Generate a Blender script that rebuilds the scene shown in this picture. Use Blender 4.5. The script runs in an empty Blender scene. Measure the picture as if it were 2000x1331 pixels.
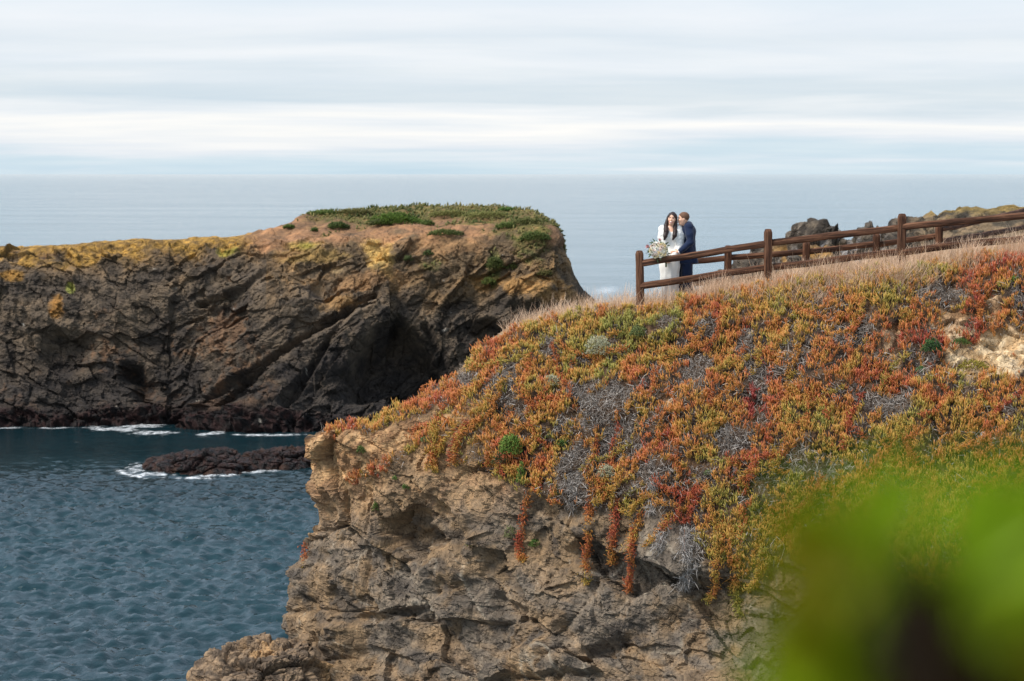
import bpy, math, random
import numpy as np
from mathutils import Vector, Matrix
R = math.radians
rng = np.random.default_rng(7); random.seed(7)
scene = bpy.context.scene
col = scene.collection

# ------------------------------------------------------------------ camera
F = 3889.0                      # focal length in photo pixels (70 mm on 36 mm)
PITCH = math.atan(325.5 / F)
CAMZ = 17.0                     # metres above the water
cam = bpy.data.cameras.new('camera'); camo = bpy.data.objects.new('camera', cam); col.objects.link(camo)
camo.location = (0, 0, CAMZ); camo.rotation_euler = (math.pi / 2 - PITCH, 0, 0)
cam.lens = 70; cam.sensor_width = 36; cam.clip_start = 0.05; cam.clip_end = 90000
cam.dof.use_dof = True; cam.dof.focus_distance = 36.6; cam.dof.aperture_fstop = 2.8
scene.camera = camo

# ------------------------------------------------------------------ sky and sun
def S(r, g, b):
    f = lambda c: (c / 255 / 12.92) if c / 255 <= .04045 else ((c / 255 + .055) / 1.055) ** 2.4
    return np.array((f(r), f(g), f(b)))
def C4(c): return (float(c[0]), float(c[1]), float(c[2]), 1.0)

SUN_EL, SUN_AZ = R(50), R(-114)      # azimuth from +Y towards +X: behind the camera, to the left
world = bpy.data.worlds.new('World'); scene.world = world; world.use_nodes = True
class NT:
    def __init__(s, tree): s.t = tree; s.n = tree.nodes; s.l = tree.links
    def new(s, typ, **kw):
        n = s.n.new(typ)
        for k, v in kw.items():
            if k == 'ins':
                for kk, vv in v.items():
                    if hasattr(vv, 'is_linked') or isinstance(vv, bpy.types.NodeSocket): s.l.new(vv, n.inputs[kk])
                    else: n.inputs[kk].default_value = vv
            else: setattr(n, k, v)
        return n
    def math(s, op, a, b=0.0, c=None, clamp=False):
        d = {0: a, 1: b}
        if c is not None: d[2] = c
        return s.new('ShaderNodeMath', operation=op, use_clamp=clamp, ins=d).outputs[0]
    def mix(s, f, a, b, blend='MIX'):
        m = s.new('ShaderNodeMix', data_type='RGBA', blend_type=blend)
        for i, v in ((0, f), (6, a), (7, b)):
            if isinstance(v, bpy.types.NodeSocket): s.l.new(v, m.inputs[i])
            else: m.inputs[i].default_value = v
        return m.outputs[2]
    def ramp(s, fac, stops, interp='LINEAR'):
        r = s.new('ShaderNodeValToRGB', ins={0: fac}); e = r.color_ramp.elements; r.color_ramp.interpolation = interp
        while len(e) < len(stops): e.new(.5)
        for el, (p, c) in zip(e, stops):
            el.position = p; el.color = C4(c) if len(c) == 3 else c
        return r.outputs[0]
    def noise(s, vec, scale, detail=4, rough=.55, dist=0.0, out=0):
        return s.new('ShaderNodeTexNoise', ins={'Vector': vec, 'Scale': scale, 'Detail': detail, 'Roughness': rough, 'Distortion': dist}).outputs[out]
    def mapping(s, vec, sc=(1, 1, 1), rot=(0, 0, 0), loc=(0, 0, 0)):
        return s.new('ShaderNodeMapping', ins={'Vector': vec, 'Scale': sc, 'Rotation': rot, 'Location': loc}).outputs[0]
w = NT(world.node_tree); w.n.clear()
geo = w.new('ShaderNodeTexCoord').outputs['Generated']
sep = w.new('ShaderNodeSeparateXYZ', ins={0: geo})
zz = w.math('MAXIMUM', sep.outputs[2], 0.0)
den = w.math('ADD', zz, 0.06)
pl = w.new('ShaderNodeCombineXYZ', ins={0: w.math('DIVIDE', sep.outputs[0], den), 1: w.math('DIVIDE', sep.outputs[1], den), 2: 0.0}).outputs[0]
n1 = w.noise(w.mapping(pl, (.26, .42, 1), (0, 0, R(7))), 1.0, 6, .56, .25)
n2 = w.noise(w.mapping(pl, (.55, .75, 1), (0, 0, R(-9)), (3, 7, 0)), 1.0, 7, .6, .3)
zd = w.math('ADD', zz, w.math('MULTIPLY', w.math('SUBTRACT', n1, .5), .05))
band = w.ramp(w.math('MULTIPLY', zd, 4.0, clamp=True), [
    (0.0, S(180, 210, 226)), (.025, S(190, 215, 229)), (.055, S(222, 229, 237)), (.090, S(250, 248, 244)), (.112, S(230, 235, 240)),
    (.140, S(193, 210, 222)), (.185, S(198, 213, 224)), (.225, S(226, 232, 239)), (.265, S(206, 218, 229)), (.31, S(222, 229, 238)),
    (.38, S(208, 224, 236)), (.55, S(180, 206, 228)), (1.0, S(164, 193, 224))])
streak = w.ramp(n2, [(.30, S(208, 219, 229)), (.70, S(250, 247, 244))])
cloud = w.mix(.36, band, streak)
sky = w.new('ShaderNodeTexSky', sky_type='NISHITA', sun_disc=False, sun_elevation=SUN_EL, sun_rotation=SUN_AZ, air_density=1.0, dust_density=1.5)
skyc = w.mix(1.0, sky.outputs[0], (.10, .10, .10, 1), 'MULTIPLY')
final = w.mix(.90, skyc, cloud)
bg = w.new('ShaderNodeBackground', ins={0: final, 1: .72})
w.l.new(bg.outputs[0], w.new('ShaderNodeOutputWorld').inputs[0])

sl = bpy.data.lights.new('sun', 'SUN'); sl.energy = 2.9; sl.angle = R(20); sl.color = (1.0, .95, .88)
so = bpy.data.objects.new('sun', sl); col.objects.link(so)
sd = Vector((math.sin(SUN_AZ) * math.cos(SUN_EL), math.cos(SUN_AZ) * math.cos(SUN_EL), math.sin(SUN_EL)))
so.rotation_euler = (-sd).to_track_quat('-Z', 'Y').to_euler(); so.location = sd * 60

scene.view_settings.view_transform = 'Standard'; scene.view_settings.look = 'None'
scene.view_settings.exposure = 0.70; scene.view_settings.gamma = 1.0
scene.render.engine = 'CYCLES'
scene.cycles.use_denoising = True
scene.cycles.max_bounces = 5; scene.cycles.diffuse_bounces = 3; scene.cycles.glossy_bounces = 3
scene.cycles.sample_clamp_indirect = 6

# ------------------------------------------------------------------ pixel <-> world
cp, sp_ = math.cos(PITCH), math.sin(PITCH)
def P(px, py, D):
    "point at forward distance D on the ray through photo pixel (px, py)"
    px, py, D = np.broadcast_arrays(np.asarray(px, float), np.asarray(py, float), np.asarray(D, float))
    xc = (px - 1000) / F; up = (665.5 - py) / F
    Y = cp + sp_ * up; Z = -sp_ + cp * up
    t = D / Y
    return np.stack([xc * t, D, CAMZ + Z * t], -1)
def PZ(px, py, z):
    "point where the ray through a pixel meets height z"
    up = (665.5 - py) / F
    return P(px, py, (z - CAMZ) * (cp + sp_ * up) / (-sp_ + cp * up))
def proj(v):
    v = np.asarray(v, float); x, y, z = v[..., 0], v[..., 1], v[..., 2] - CAMZ
    d = cp * y - sp_ * z; u = sp_ * y + cp * z
    return 1000 + F * x / d, 665.5 - F * u / d

# ------------------------------------------------------------------ numpy noise
def _hash(ix, iy, iz, seed):
    h = (ix.astype(np.int64) * 374761393 + iy.astype(np.int64) * 668265263 + iz.astype(np.int64) * 2147483647 + seed * 1274126177) & 0xffffffff
    h = ((h ^ (h >> 13)) * 1274126177) & 0xffffffff
    h = ((h ^ (h >> 16)) * 2246822519) & 0xffffffff
    return h ^ (h >> 15)
_G = np.array([(1,1,0),(-1,1,0),(1,-1,0),(-1,-1,0),(1,0,1),(-1,0,1),(1,0,-1),(-1,0,-1),(0,1,1),(0,-1,1),(0,1,-1),(0,-1,-1),(1,1,0),(-1,1,0),(0,-1,1),(0,-1,-1)], float)
def perlin(p, seed=0):
    p = np.asarray(p, float); sh = p.shape[:-1]; p = p.reshape(-1, 3)
    i = np.floor(p); f = p - i; i = i.astype(np.int64)
    u = f * f * f * (f * (f * 6 - 15) + 10)
    res = 0
    for dx in (0, 1):
        wx = u[:, 0] if dx else 1 - u[:, 0]
        for dy in (0, 1):
            wy = u[:, 1] if dy else 1 - u[:, 1]
            for dz in (0, 1):
                wz = u[:, 2] if dz else 1 - u[:, 2]
                g = _G[_hash(i[:, 0] + dx, i[:, 1] + dy, i[:, 2] + dz, seed) & 15]
                res = res + wx * wy * wz * (g[:, 0] * (f[:, 0] - dx) + g[:, 1] * (f[:, 1] - dy) + g[:, 2] * (f[:, 2] - dz))
    return res.reshape(sh)
def fbm(p, octs=4, seed=0, gain=.5, lac=2.03):
    a, s, r = 1.0, 1.0, 0
    for o in range(octs):
        r = r + a * perlin(np.asarray(p) * s, seed + o * 17); a *= gain; s *= lac
    return r
def ridged(p, octs=4, seed=0, gain=.5, lac=2.1):
    a, s, r, tot = 1.0, 1.0, 0, 0
    for o in range(octs):
        r = r + a * (1 - 2 * np.abs(perlin(np.asarray(p) * s, seed + o * 13))); tot += a; a *= gain; s *= lac
    return r / tot
def facets(p, seed=0, tilt=.8, step=.5):
    "broken-rock relief: every Voronoi block is a randomly tilted plane; returns height (in cell units) and gap to the next block"
    p = np.asarray(p, float); sh = p.shape[:-1]; p = p.reshape(-1, 3)
    i = np.floor(p).astype(np.int64)
    d1 = np.full(len(p), 9.0); d2 = np.full(len(p), 9.0); best = np.zeros(len(p)); 
    for dx in (-1, 0, 1):
        for dy in (-1, 0, 1):
            for dz in (-1, 0, 1):
                c = i + (dx, dy, dz)
                h = _hash(c[:, 0], c[:, 1], c[:, 2], seed)
                o = np.stack([(h & 255) / 255., ((h >> 8) & 255) / 255., ((h >> 16) & 255) / 255.], -1)
                q = p - (c + o); d = np.sqrt((q * q).sum(-1))
                h2 = _hash(c[:, 0], c[:, 1], c[:, 2], seed + 5)
                n = np.stack([(h2 & 255) / 127.5 - 1, ((h2 >> 8) & 255) / 127.5 - 1, ((h2 >> 16) & 255) / 127.5 - 1], -1)
                val = tilt * (q * n).sum(-1) + step * (((h2 >> 24) & 255) / 127.5 - 1)
                m = d < d1
                d2 = np.where(m, d1, np.minimum(d2, d)); best = np.where(m, val, best); d1 = np.where(m, d, d1)
    return best.reshape(sh), (d2 - d1).reshape(sh)
def sstep(a, b, x):
    t = np.clip((x - a) / (b - a), 0, 1); return t * t * (3 - 2 * t)
def lerp(a, b, t): return a + (b - a) * t[..., None]

# ------------------------------------------------------------------ mesh helpers
def mesh_np(name, verts, faces=None, quads=None, tris=None, mat=None, color=None, smooth=True, attrs=None):
    me = bpy.data.meshes.new(name)
    verts = np.asarray(verts, np.float32).reshape(-1, 3)
    loops, starts, tot = [], [], 0
    for arr, k in ((quads, 4), (tris, 3)):
        if arr is not None and len(arr):
            arr = np.asarray(arr, np.int32); loops.append(arr.ravel()); starts.append(tot + np.arange(len(arr), dtype=np.int32) * k); tot += arr.size
    me.vertices.add(len(verts)); me.vertices.foreach_set('co', verts.ravel())
    L = np.concatenate(loops); ST = np.concatenate(starts)
    me.loops.add(len(L)); me.loops.foreach_set('vertex_index', L)
    me.polygons.add(len(ST)); me.polygons.foreach_set('loop_start', ST)
    me.polygons.foreach_set('use_smooth', np.full(len(ST), bool(smooth)))
    if color is not None:
        a = me.attributes.new('tint', 'FLOAT_COLOR', 'POINT')
        c = np.ones((len(verts), 4), np.float32); c[:, :3] = np.asarray(color).reshape(-1, 3); a.data.foreach_set('color', c.ravel())
    for k, v in (attrs or {}).items():
        a = me.attributes.new(k, 'FLOAT', 'POINT'); a.data.foreach_set('value', np.asarray(v, np.float32).ravel())
    me.update(calc_edges=True); me.validate()
    if mat: me.materials.append(mat)
    return me
def link(name, me, parent=None, loc=None):
    o = bpy.data.objects.new(name, me); col.objects.link(o)
    if parent: o.parent = parent
    if loc is not None: o.location = loc
    return o
def empty(name, loc=(0, 0, 0)):
    o = bpy.data.objects.new(name, None); col.objects.link(o); o.location = [float(c) for c in loc]; o.empty_display_size = .2; return o
def tag(o, label=None, cat=None, group=None, kind=None):
    for k, v in (('label', label), ('category', cat), ('group', group), ('kind', kind)):
        if v: o[k] = v
    return o
def grid_quads(nu, nv, wrap=False):
    i, j = np.meshgrid(np.arange(nu if wrap else nu - 1), np.arange(nv - 1), indexing='ij')
    i2 = (i + 1) % nu
    return np.stack([i * nv + j, i2 * nv + j, i2 * nv + j + 1, i * nv + j + 1], -1).reshape(-1, 4)
def refine(Cp, subs, axis):
    "Catmull-Rom through the control points along an axis, subs[k] steps in span k"
    Cp = np.moveaxis(np.asarray(Cp, float), axis, 0); n = len(Cp)
    ext = np.concatenate([2 * Cp[:1] - Cp[1:2], Cp, 2 * Cp[-1:] - Cp[-2:-1]])
    out = []
    for k in range(n - 1):
        p0, p1, p2, p3 = ext[k:k + 4]
        # chord-length aware tangents so that uneven spans do not overshoot
        d0 = np.linalg.norm(p1 - p0, axis=-1, keepdims=True) + 1e-6; d1 = np.linalg.norm(p2 - p1, axis=-1, keepdims=True) + 1e-6; d2 = np.linalg.norm(p3 - p2, axis=-1, keepdims=True) + 1e-6
        m1 = ((p1 - p0) / d0 * d1 + (p2 - p1) / d1 * d0) / (d0 + d1) * d1
        m2 = ((p2 - p1) / d1 * d2 + (p3 - p2) / d2 * d1) / (d1 + d2) * d1
        for t in np.arange(subs[k]) / subs[k]:
            t2, t3 = t * t, t ** 3
            out.append((2*t3 - 3*t2 + 1) * p1 + (t3 - 2*t2 + t) * m1 + (-2*t3 + 3*t2) * p2 + (t3 - t2) * m2)
    out.append(Cp[-1])
    return np.moveaxis(np.array(out), 0, axis)
def grid_normals(V):
    du = np.gradient(V, axis=0); dv = np.gradient(V, axis=1)
    n = np.cross(du, dv); return n / (np.linalg.norm(n, axis=-1, keepdims=True) + 1e-9)

# ------------------------------------------------------------------ materials
def material(name):
    m = bpy.data.materials.new(name); m.use_nodes = True; t = NT(m.node_tree); t.n.clear()
    b = t.new('ShaderNodeBsdfPrincipled'); o = t.new('ShaderNodeOutputMaterial'); t.l.new(b.outputs[0], o.inputs[0])
    return m, t, b
def plain(name, c, rough=.7, spec=.3, var=.25, vscale=20, bump=0.0, bscale=60, sheen=0):
    m, t, b = material(name)
    tc = t.new('ShaderNodeTexCoord').outputs['Object']
    n = t.noise(tc, vscale, 4)
    c = np.asarray(c)
    t.l.new(t.ramp(n, [(.3, c * (1 - var)), (.7, np.minimum(c * (1 + var), .95))]), b.inputs['Base Color'])
    b.inputs['Roughness'].default_value = rough; b.inputs['Specular IOR Level'].default_value = spec
    if sheen: b.inputs['Sheen Weight'].default_value = sheen
    if bump:
        bn = t.new('ShaderNodeBump', ins={'Strength': bump, 'Distance': .01, 'Height': t.noise(tc, bscale, 5, .6)})
        t.l.new(bn.outputs[0], b.inputs['Normal'])
    return m
def tinted(name, rough=.6, spec=.25, transl=0.0, var=.0, vscale=30):
    "colour comes from the mesh's own tint"
    m, t, b = material(name)
    a = t.new('ShaderNodeAttribute', attribute_name='tint').outputs['Color']
    t.l.new(a, b.inputs['Base Color']); b.inputs['Roughness'].default_value = rough; b.inputs['Specular IOR Level'].default_value = spec
    if transl:
        tr = t.new('ShaderNodeBsdfTranslucent', ins={0: a}); mx = t.new('ShaderNodeMixShader', ins={0: transl})
        t.l.new(b.outputs[0], mx.inputs[1]); t.l.new(tr.outputs[0], mx.inputs[2])
        out = [n for n in t.n if n.type == 'OUTPUT_MATERIAL'][0]; t.l.new(mx.outputs[0], out.inputs[0])
    return m
def rock_mat(name, s=1.0, bump=.9, dist=.06, rough=.85):
    "tint from the mesh, broken up by grain, speckle, cracks and pale veins"
    m, t, b = material(name)
    a = t.new('ShaderNodeAttribute', attribute_name='tint').outputs['Color']
    tc = t.new('ShaderNodeTexCoord').outputs['Object']
    g1 = t.noise(tc, 3.2 * s, 8, .65); g2 = t.noise(tc, 17 * s, 6, .7); g3 = t.noise(t.mapping(tc, (1, 1, 2.2), (R(25), R(38), 0)), 1.3 * s, 7, .62, 1.2)
    v = t.ramp(g1, [(.28, (.50, .50, .52)), (.5, (1, 1, 1)), (.74, (1.5, 1.45, 1.38))])
    v2 = t.ramp(g2, [(.3, (.62, .62, .64)), (.55, (1, 1, 1)), (.75, (1.42, 1.38, 1.3))])
    c = t.mix(1.0, a, v, 'MULTIPLY'); c = t.mix(.8, c, v2, 'MULTIPLY')
    c = t.mix(.6, c, t.ramp(g3, [(.35, (.66, .66, .70)), (.6, (1.18, 1.12, 1.04))]), 'MULTIPLY')
    t.l.new(c, b.inputs['Base Color']); b.inputs['Roughness'].default_value = rough; b.inputs['Specular IOR Level'].default_value = .25
    vor = t.new('ShaderNodeTexVoronoi', feature='DISTANCE_TO_EDGE', ins={'Vector': t.new('ShaderNodeVectorMath', operation='ADD', ins={0: tc, 1: t.new('ShaderNodeTexNoise', ins={'Vector': tc, 'Scale': 2.5 * s, 'Detail': 4.0}).outputs['Color']}).outputs[0], 'Scale': 2.4 * s}).outputs[0]
    crack = t.ramp(vor, [(0, (0, 0, 0)), (.07, (1, 1, 1))])
    h = t.math('ADD', t.math('MULTIPLY', t.noise(tc, 5 * s, 12, .72, .5), 1.0), t.math('MULTIPLY', crack, .25))
    bn = t.new('ShaderNodeBump', ins={'Strength': bump, 'Distance': dist / s * 2, 'Height': h})
    t.l.new(bn.outputs[0], b.inputs['Normal'])
    return m
# ================================================================== near headland
HP = [640, 720, 850, 1000, 1150, 1300, 1450, 1600, 1780, 2000, 2250, 2500]
CR = [847, 832, 768, 650, 613, 601, 570, 547, 523, 493, 458, 430]
CD = [37.4, 37.3, 37.2, 36.9, 36.6, 36.3, 36.1, 35.9, 35.6, 35.2, 34.8, 34.4]
LP = [885, 893, 905, 950, 992, 1052, 1125, 1150, 1150, 1150, 1150, 1150]
LD = [36.8, 36.3, 35.6, 34.6, 33.8, 33.1, 32.4, 32.0, 31.6, 31.2, 30.8, 30.4]
BW = [.5, 1.0, 1.8, 2.6, 3.2, 3.6, 4, 4.5, 7, 10, 11, 11]
cols = []
def nosecol():
    D = 37.9
    r = [P(620, 1400, D + .5), P(612, 900, D + .4), P(606, 856, D + .25), P(605, 854, D + .1), P(604, 854, D), P(599, 868, D - .05), P(600, 885, D - .1), P(604, 905, D - .1),
         P(612, 985, D - .2), P(563, 1110, D - .3), P(560, 1190, D - .4), P(585, 1331, D - .6)]
    r[0][2] = -1.5; e = r[-1].copy(); e[2] = -1.5; e[0] -= .6
    return r + [e]
cols.append(nosecol())
DROP = [.1, .1, .12, .12, .12, .10, .18, .25, .45, .85, 1.2, 1.4]
for px, cy, cd, ly, ld, bw, dr in zip(HP, CR, CD, LP, LD, BW, DROP):
    crest = P(px, cy, cd); lip = P(px, ly, ld)
    bc0 = crest + (0, min(.5, bw * .4), -.01)
    bt = crest + (0, bw, -dr); bs = crest + (0, 2 * bw, -1.3 - dr); bwt = crest + (0, 2 * bw + 2, 0); bwt[2] = -1.5
    out = np.array((0, -.35, .5)) * (.35 if px < 800 else .62)
    s1 = crest + (lip - crest) * .33 + out * .9; s2 = crest + (lip - crest) * .68 + out
    yb = 1331
    c1 = P(px, ly + (yb - ly) * .25, ld - .02); c2 = P(px, ly + (yb - ly) * .55, ld - .15); c2b = P(px, ly + (yb - ly) * .78, ld - .35); c3 = P(px, yb, ld - .75)
    wt = c3 + (0, -1.8, 0); wt[2] = -1.5
    cols.append([bwt, bs, bt, bc0, crest, s1, s2, lip, c1, c2, c2b, c3, wt])
ctrl = np.array(cols)
fixpx = [(P(px, 0, 30)[0]) for px in HP]
US = [22, 30, 44, 46, 44, 44, 44, 44, 46, 50, 26, 14]
VS = [6, 8, 28, 10, 62, 62, 56, 44, 48, 44, 44, 40]; KN = [0, 1, 2, 2.75, 3, 4, 5, 6, 7, 8, 9, 10, 11]
G = refine(refine(ctrl, US, 0), VS, 1)
GN = grid_normals(G)
if GN[G.shape[0] // 2, sum(VS[:7]), 1] > 0: GN = -GN; FLIP = True
else: FLIP = False
vrow = np.concatenate([np.linspace(KN[k], KN[k + 1], n, endpoint=False) for k, n in enumerate(VS)] + [[KN[-1]]])[None, :] + np.zeros((G.shape[0], 1))
g_px, g_py = proj(G)
# how far a point belongs to the cliff (0 = turf, 1 = rock)
lipn = .35 * fbm(G * .8, 3, 11)
left_rock = sstep(1010, 800, g_px + 60 * fbm(G * .9, 3, 5)) * sstep(4.3, 5.0, vrow)
rockness = np.clip(np.maximum(sstep(5.75, 6.15, vrow + lipn), left_rock), 0, 1)
rockness = np.maximum(rockness, sstep(1.9, 1.3, vrow))
nose = sstep(720, 625, g_px); rockness = np.maximum(rockness, nose * sstep(3.3, 4.0, vrow))
soft = sstep(2.0, 3.0, vrow) * (1 - rockness)
# ---- relief
warp = G + .15 * np.stack([perlin(G * .9, 1), perlin(G * .9, 2), perlin(G * .9, 3)], -1)
rot = np.array(Matrix.Rotation(R(-32), 3, 'Y')) @ np.array(Matrix.Rotation(R(20), 3, 'X'))
wr = warp @ rot.T * (1, 1, 1.7)
f1, e1 = facets(wr * .48, 3, .85, .42); f2, e2 = facets(wr * 1.9 + 5, 4, .85, .4); f3, e3 = facets(warp * 5.2 + 9, 6, .8, .35)
f4, e4 = facets(warp * 11 + 2, 7, .9, .4)
rock_d = .30 * fbm(G * .45, 3, 21) + .26 * f1 + .09 * f2 + .045 * f3 + .022 * f4 + .10 * fbm(G * 1.6, 7, 8, .56) \
    - .09 * sstep(.06, 0, e1) * sstep(0, .3, perlin(G * .7, 4)) - .02 * sstep(.07, 0, e2) * sstep(0, .3, perlin(G * .9, 14))
def dentpx(cx, cy, rx, ry, ang=0, hard=.3):
    c, s = math.cos(ang), math.sin(ang); dx, dy = g_px - cx, g_py - cy
    q = np.sqrt(((c * dx + s * dy) / rx) ** 2 + ((-s * dx + c * dy) / ry) ** 2)
    return sstep(1.0, hard, q + .38 * f2 + .3 * fbm(G * 1.5, 3, 61))
dents = -.62 * dentpx(800, 1050, 75, 55, -.15) + .25 * dentpx(900, 1090, 90, 50, -.5) - .3 * dentpx(985, 905, 60, 45, .1) - .12 * dentpx(640, 1010, 45, 55) \
    - .25 * dentpx(760, 1200, 120, 16, -.12) + .28 * dentpx(665, 1240, 70, 45) + .22 * dentpx(690, 880, 80, 40, .0) - .10 * dentpx(1290, 1130, 110, 45) \
    - .22 * dentpx(1000, 1190, 60, 25, .5) + .2 * dentpx(1130, 1040, 55, 40) - .25 * dentpx(1180, 1270, 80, 20, -.4) + .18 * dentpx(1020, 1285, 90, 30, -.3) - .15 * dentpx(1440, 1110, 60, 70)
soft_d = .20 * fbm(G * .75, 4, 41) + .13 * fbm(G * 2.1, 3, 43) + .03 * fbm(G * 7, 3, 44)
amp_top = sstep(2.6, 3.6, vrow) * .85 + .15
disp = rockness * (rock_d * (.35 + .65 * sstep(4.0, 5.5, vrow)) + dents) + (1 - rockness) * soft_d * amp_top
disp = disp * np.where(vrow < 1.5, .6, 1.0)
# pale eroded sandstone scar on the right
BARE = [(1744, 676, 24, 62, .1), (1867, 625, 46, 36, 0), (1925, 692, 118, 54, -.12), (1943, 600, 32, 36, 0), (1545, 740, 28, 16, -.5), (1472, 795, 34, 9, -.35), (1592, 797, 13, 28, 0),
        (1122, 822, 22, 17, 0), (1300, 790, 30, 12, -.5), (1003, 812, 32, 18, -.1), (1575, 690, 24, 10, -.3), (1690, 720, 10, 20, 0), (2060, 640, 90, 60, 0), (1130, 800, 14, 8, 0), (1860, 560, 14, 8, 0)]
nz1 = fbm(G * 3.2, 4, 51); nz2 = fbm(G * 1.1, 4, 52)
bare = np.zeros(g_px.shape)
for cx, cy, rx, ry, a in BARE:
    c, s = math.cos(a), math.sin(a); dx, dy = g_px - cx, g_py - cy
    q = np.sqrt(((c * dx + s * dy) / rx) ** 2 + ((-s * dx + c * dy) / ry) ** 2) + .55 * nz1
    bare = np.maximum(bare, sstep(1.05, .82, q))
bare *= (1 - rockness) * (vrow > 3)
fb, eb = facets(warp * 2.6 + 3, 61, .9, .4)
disp += bare * (-.12 + .10 * fb + .05 * f3 + .07 * fbm(G * 4, 4, 9) - .05 * sstep(.12, 0, eb))
H = G + GN * disp[..., None]
HN = grid_normals(H); HN = -HN if FLIP else HN
h_px, h_py = proj(H)
# ---- ground colours
n_a, n_b, n_c = fbm(H * .7, 4, 71), fbm(H * 2.4, 5, 72), fbm(H * 9, 3, 73)
tan_ = S(194, 158, 116); tan2 = S(164, 126, 90); grey = S(124, 113, 100); dark = S(92, 84, 76); brown = S(138, 116, 90)
base = lerp(np.broadcast_to(grey, H.shape), brown, sstep(-.15, .45, n_a + .5 * n_b))
base = lerp(base, dark, sstep(.05, .5, -n_b + .3 * n_a) * .8)
upper = sstep(1060, 880, h_py + 90 * n_a + 50 * n_b + .10 * (h_px - 800)) * sstep(1330, 1000, h_px + 80 * n_b)
base = lerp(base, lerp(np.broadcast_to(tan_, H.shape), tan2, sstep(-.2, .35, n_b)), upper)
band2 = sstep(.1, .45, fbm(wr * (.5, .5, 1.2), 4, 75)) * sstep(960, 1100, h_py)
base = lerp(base, S(156, 132, 104), band2 * .6)
vein = sstep(.035, .0, np.abs(perlin(warp * (1.1, 1.1, .7) + 3, 77))) * sstep(-.1, .25, perlin(H * .8, 79))
vein2 = sstep(.03, .0, np.abs(perlin(warp * 2.3, 78))) * sstep(0, .3, perlin(H * 1.1 + 4, 80))
base = lerp(base, S(190, 180, 162), np.clip(.5 * vein + .45 * vein2, 0, 1) * sstep(960, 1080, h_py))
soil = lerp(np.broadcast_to(S(190, 160, 126), H.shape), S(150, 118, 86), sstep(-.2, .4, n_b))
pale = lerp(np.broadcast_to(S(226, 203, 166), H.shape), S(196, 164, 122), sstep(-.15, .4, n_b + .4 * n_c))
soil = lerp(soil, pale, sstep(1790, 1870, h_px) * sstep(628, 668, h_py + 18 * n_b))
shaded_litter = lerp(np.broadcast_to(S(96, 74, 54), H.shape), S(66, 54, 46), sstep(-.2, .3, n_b))  # dead plant litter, tinted darker for the shade between clumps
turf = lerp(shaded_litter, soil, bare)
turf = lerp(turf, S(150, 122, 86), sstep(3.15, 2.9, vrow))
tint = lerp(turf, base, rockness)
q = grid_quads(*G.shape[:2]); q = q[:, ::-1] if not FLIP else q
M_rock = rock_mat('headland_rock', 1.0, 1.0, .05)
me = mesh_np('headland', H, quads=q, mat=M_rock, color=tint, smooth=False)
tag(link('headland', me), kind='structure')
Hf = H.reshape(-1, 3); HNf = HN.reshape(-1, 3); hpf = h_px.ravel(); hqf = h_py.ravel()
front = (HNf[:, 1] < .45)
def hit(px, py, r=9):
    "front-most ground point of the headland under a photo pixel, with its normal"
    d2 = (hpf - px) ** 2 + (hqf - py) ** 2; m = np.where((d2 < r * r))[0]
    if not len(m): m = np.array([np.argmin(d2)])
    near = m[Hf[m, 1] < Hf[m, 1].min() + .5]; k = near[np.argmin(d2[near])]
    return Hf[k].copy(), HNf[k].copy()
topm = np.where(((vrow > 1.2) & (vrow < 4.2)).ravel())[0]
def ground_z(x, y):
    d2 = (Hf[topm, 0] - x) ** 2 + (Hf[topm, 1] - y) ** 2; k = np.argsort(d2)[:4]
    return float(Hf[topm[k], 2].mean())

# ================================================================== rocky ledge at the foot of the headland, low sea rock
def boulder(name, cx, cy, rx, ry, ztop, zbot, n=(150, 90), seed=0, amp=.3, tintf=None, mat=None, fs=1.0, power=2.4, lean=(0, 0)):
    th = np.linspace(0, 2 * math.pi, n[0], endpoint=False)[:, None]; v = np.linspace(0, 1, n[1])[None, :]
    ang = v * math.pi * .5 * 1.35; rad = np.where(ang < math.pi / 2, np.sin(np.minimum(ang, math.pi / 2)) ** (2 / power), 1 + .25 * (ang - math.pi / 2))
    hz = np.where(ang < math.pi / 2, np.cos(np.minimum(ang, math.pi / 2)) ** (2 / power), -(ang - math.pi / 2) * 1.9)
    mid = 0.45 * (ztop - zbot)
    z = np.where(hz > 0, zbot + mid + hz * (ztop - zbot - mid), zbot + mid + hz / 1.05 * (mid + .6)) + 0 * th
    V = np.stack([cx + rx * rad * np.cos(th) + lean[0] * (ztop - z), cy + ry * rad * np.sin(th) + lean[1] * (ztop - z), z + 0 * th], -1)
    N = np.stack([np.cos(th) * rad / rx * rx, np.sin(th) * rad, np.clip(hz, 0, 1) + 0 * th], -1); N /= np.linalg.norm(N, axis=-1, keepdims=True) + 1e-6
    wv = V + .3 / fs * np.stack([perlin(V * fs, 1 + seed), perlin(V * fs, 2 + seed), perlin(V * fs, 3 + seed)], -1)
    a, ea = facets(wv * fs, seed + 3, .8, .4); b_, eb_ = facets(wv * fs * 2.7, seed + 4, .8, .4); c_, ec_ = facets(wv * fs * 6.5, seed + 5, .8, .4)
    d = amp * (.9 * a + .4 * b_ + .17 * c_ + .7 * fbm(V * fs * .8, 4, seed + 9) - .4 * sstep(.14, 0, ea) - .2 * sstep(.14, 0, eb_))
    V2 = V + N * d[..., None]
    q = grid_quads(n[0], n[1], wrap=True)
    return V2, mesh_np(name, V2, quads=q, mat=mat, color=tintf(V2), smooth=False)
def ledge_tint(V):
    a, b = fbm(V * 1.2, 4, 5), fbm(V * 4, 4, 6)
    c = lerp(np.broadcast_to(S(150, 128, 104), V.shape), S(104, 90, 76), sstep(-.2, .3, b)); return lerp(c, S(170, 138, 100), sstep(.1, .5, a))
c0 = P(520, 1400, 36.2)
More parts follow.
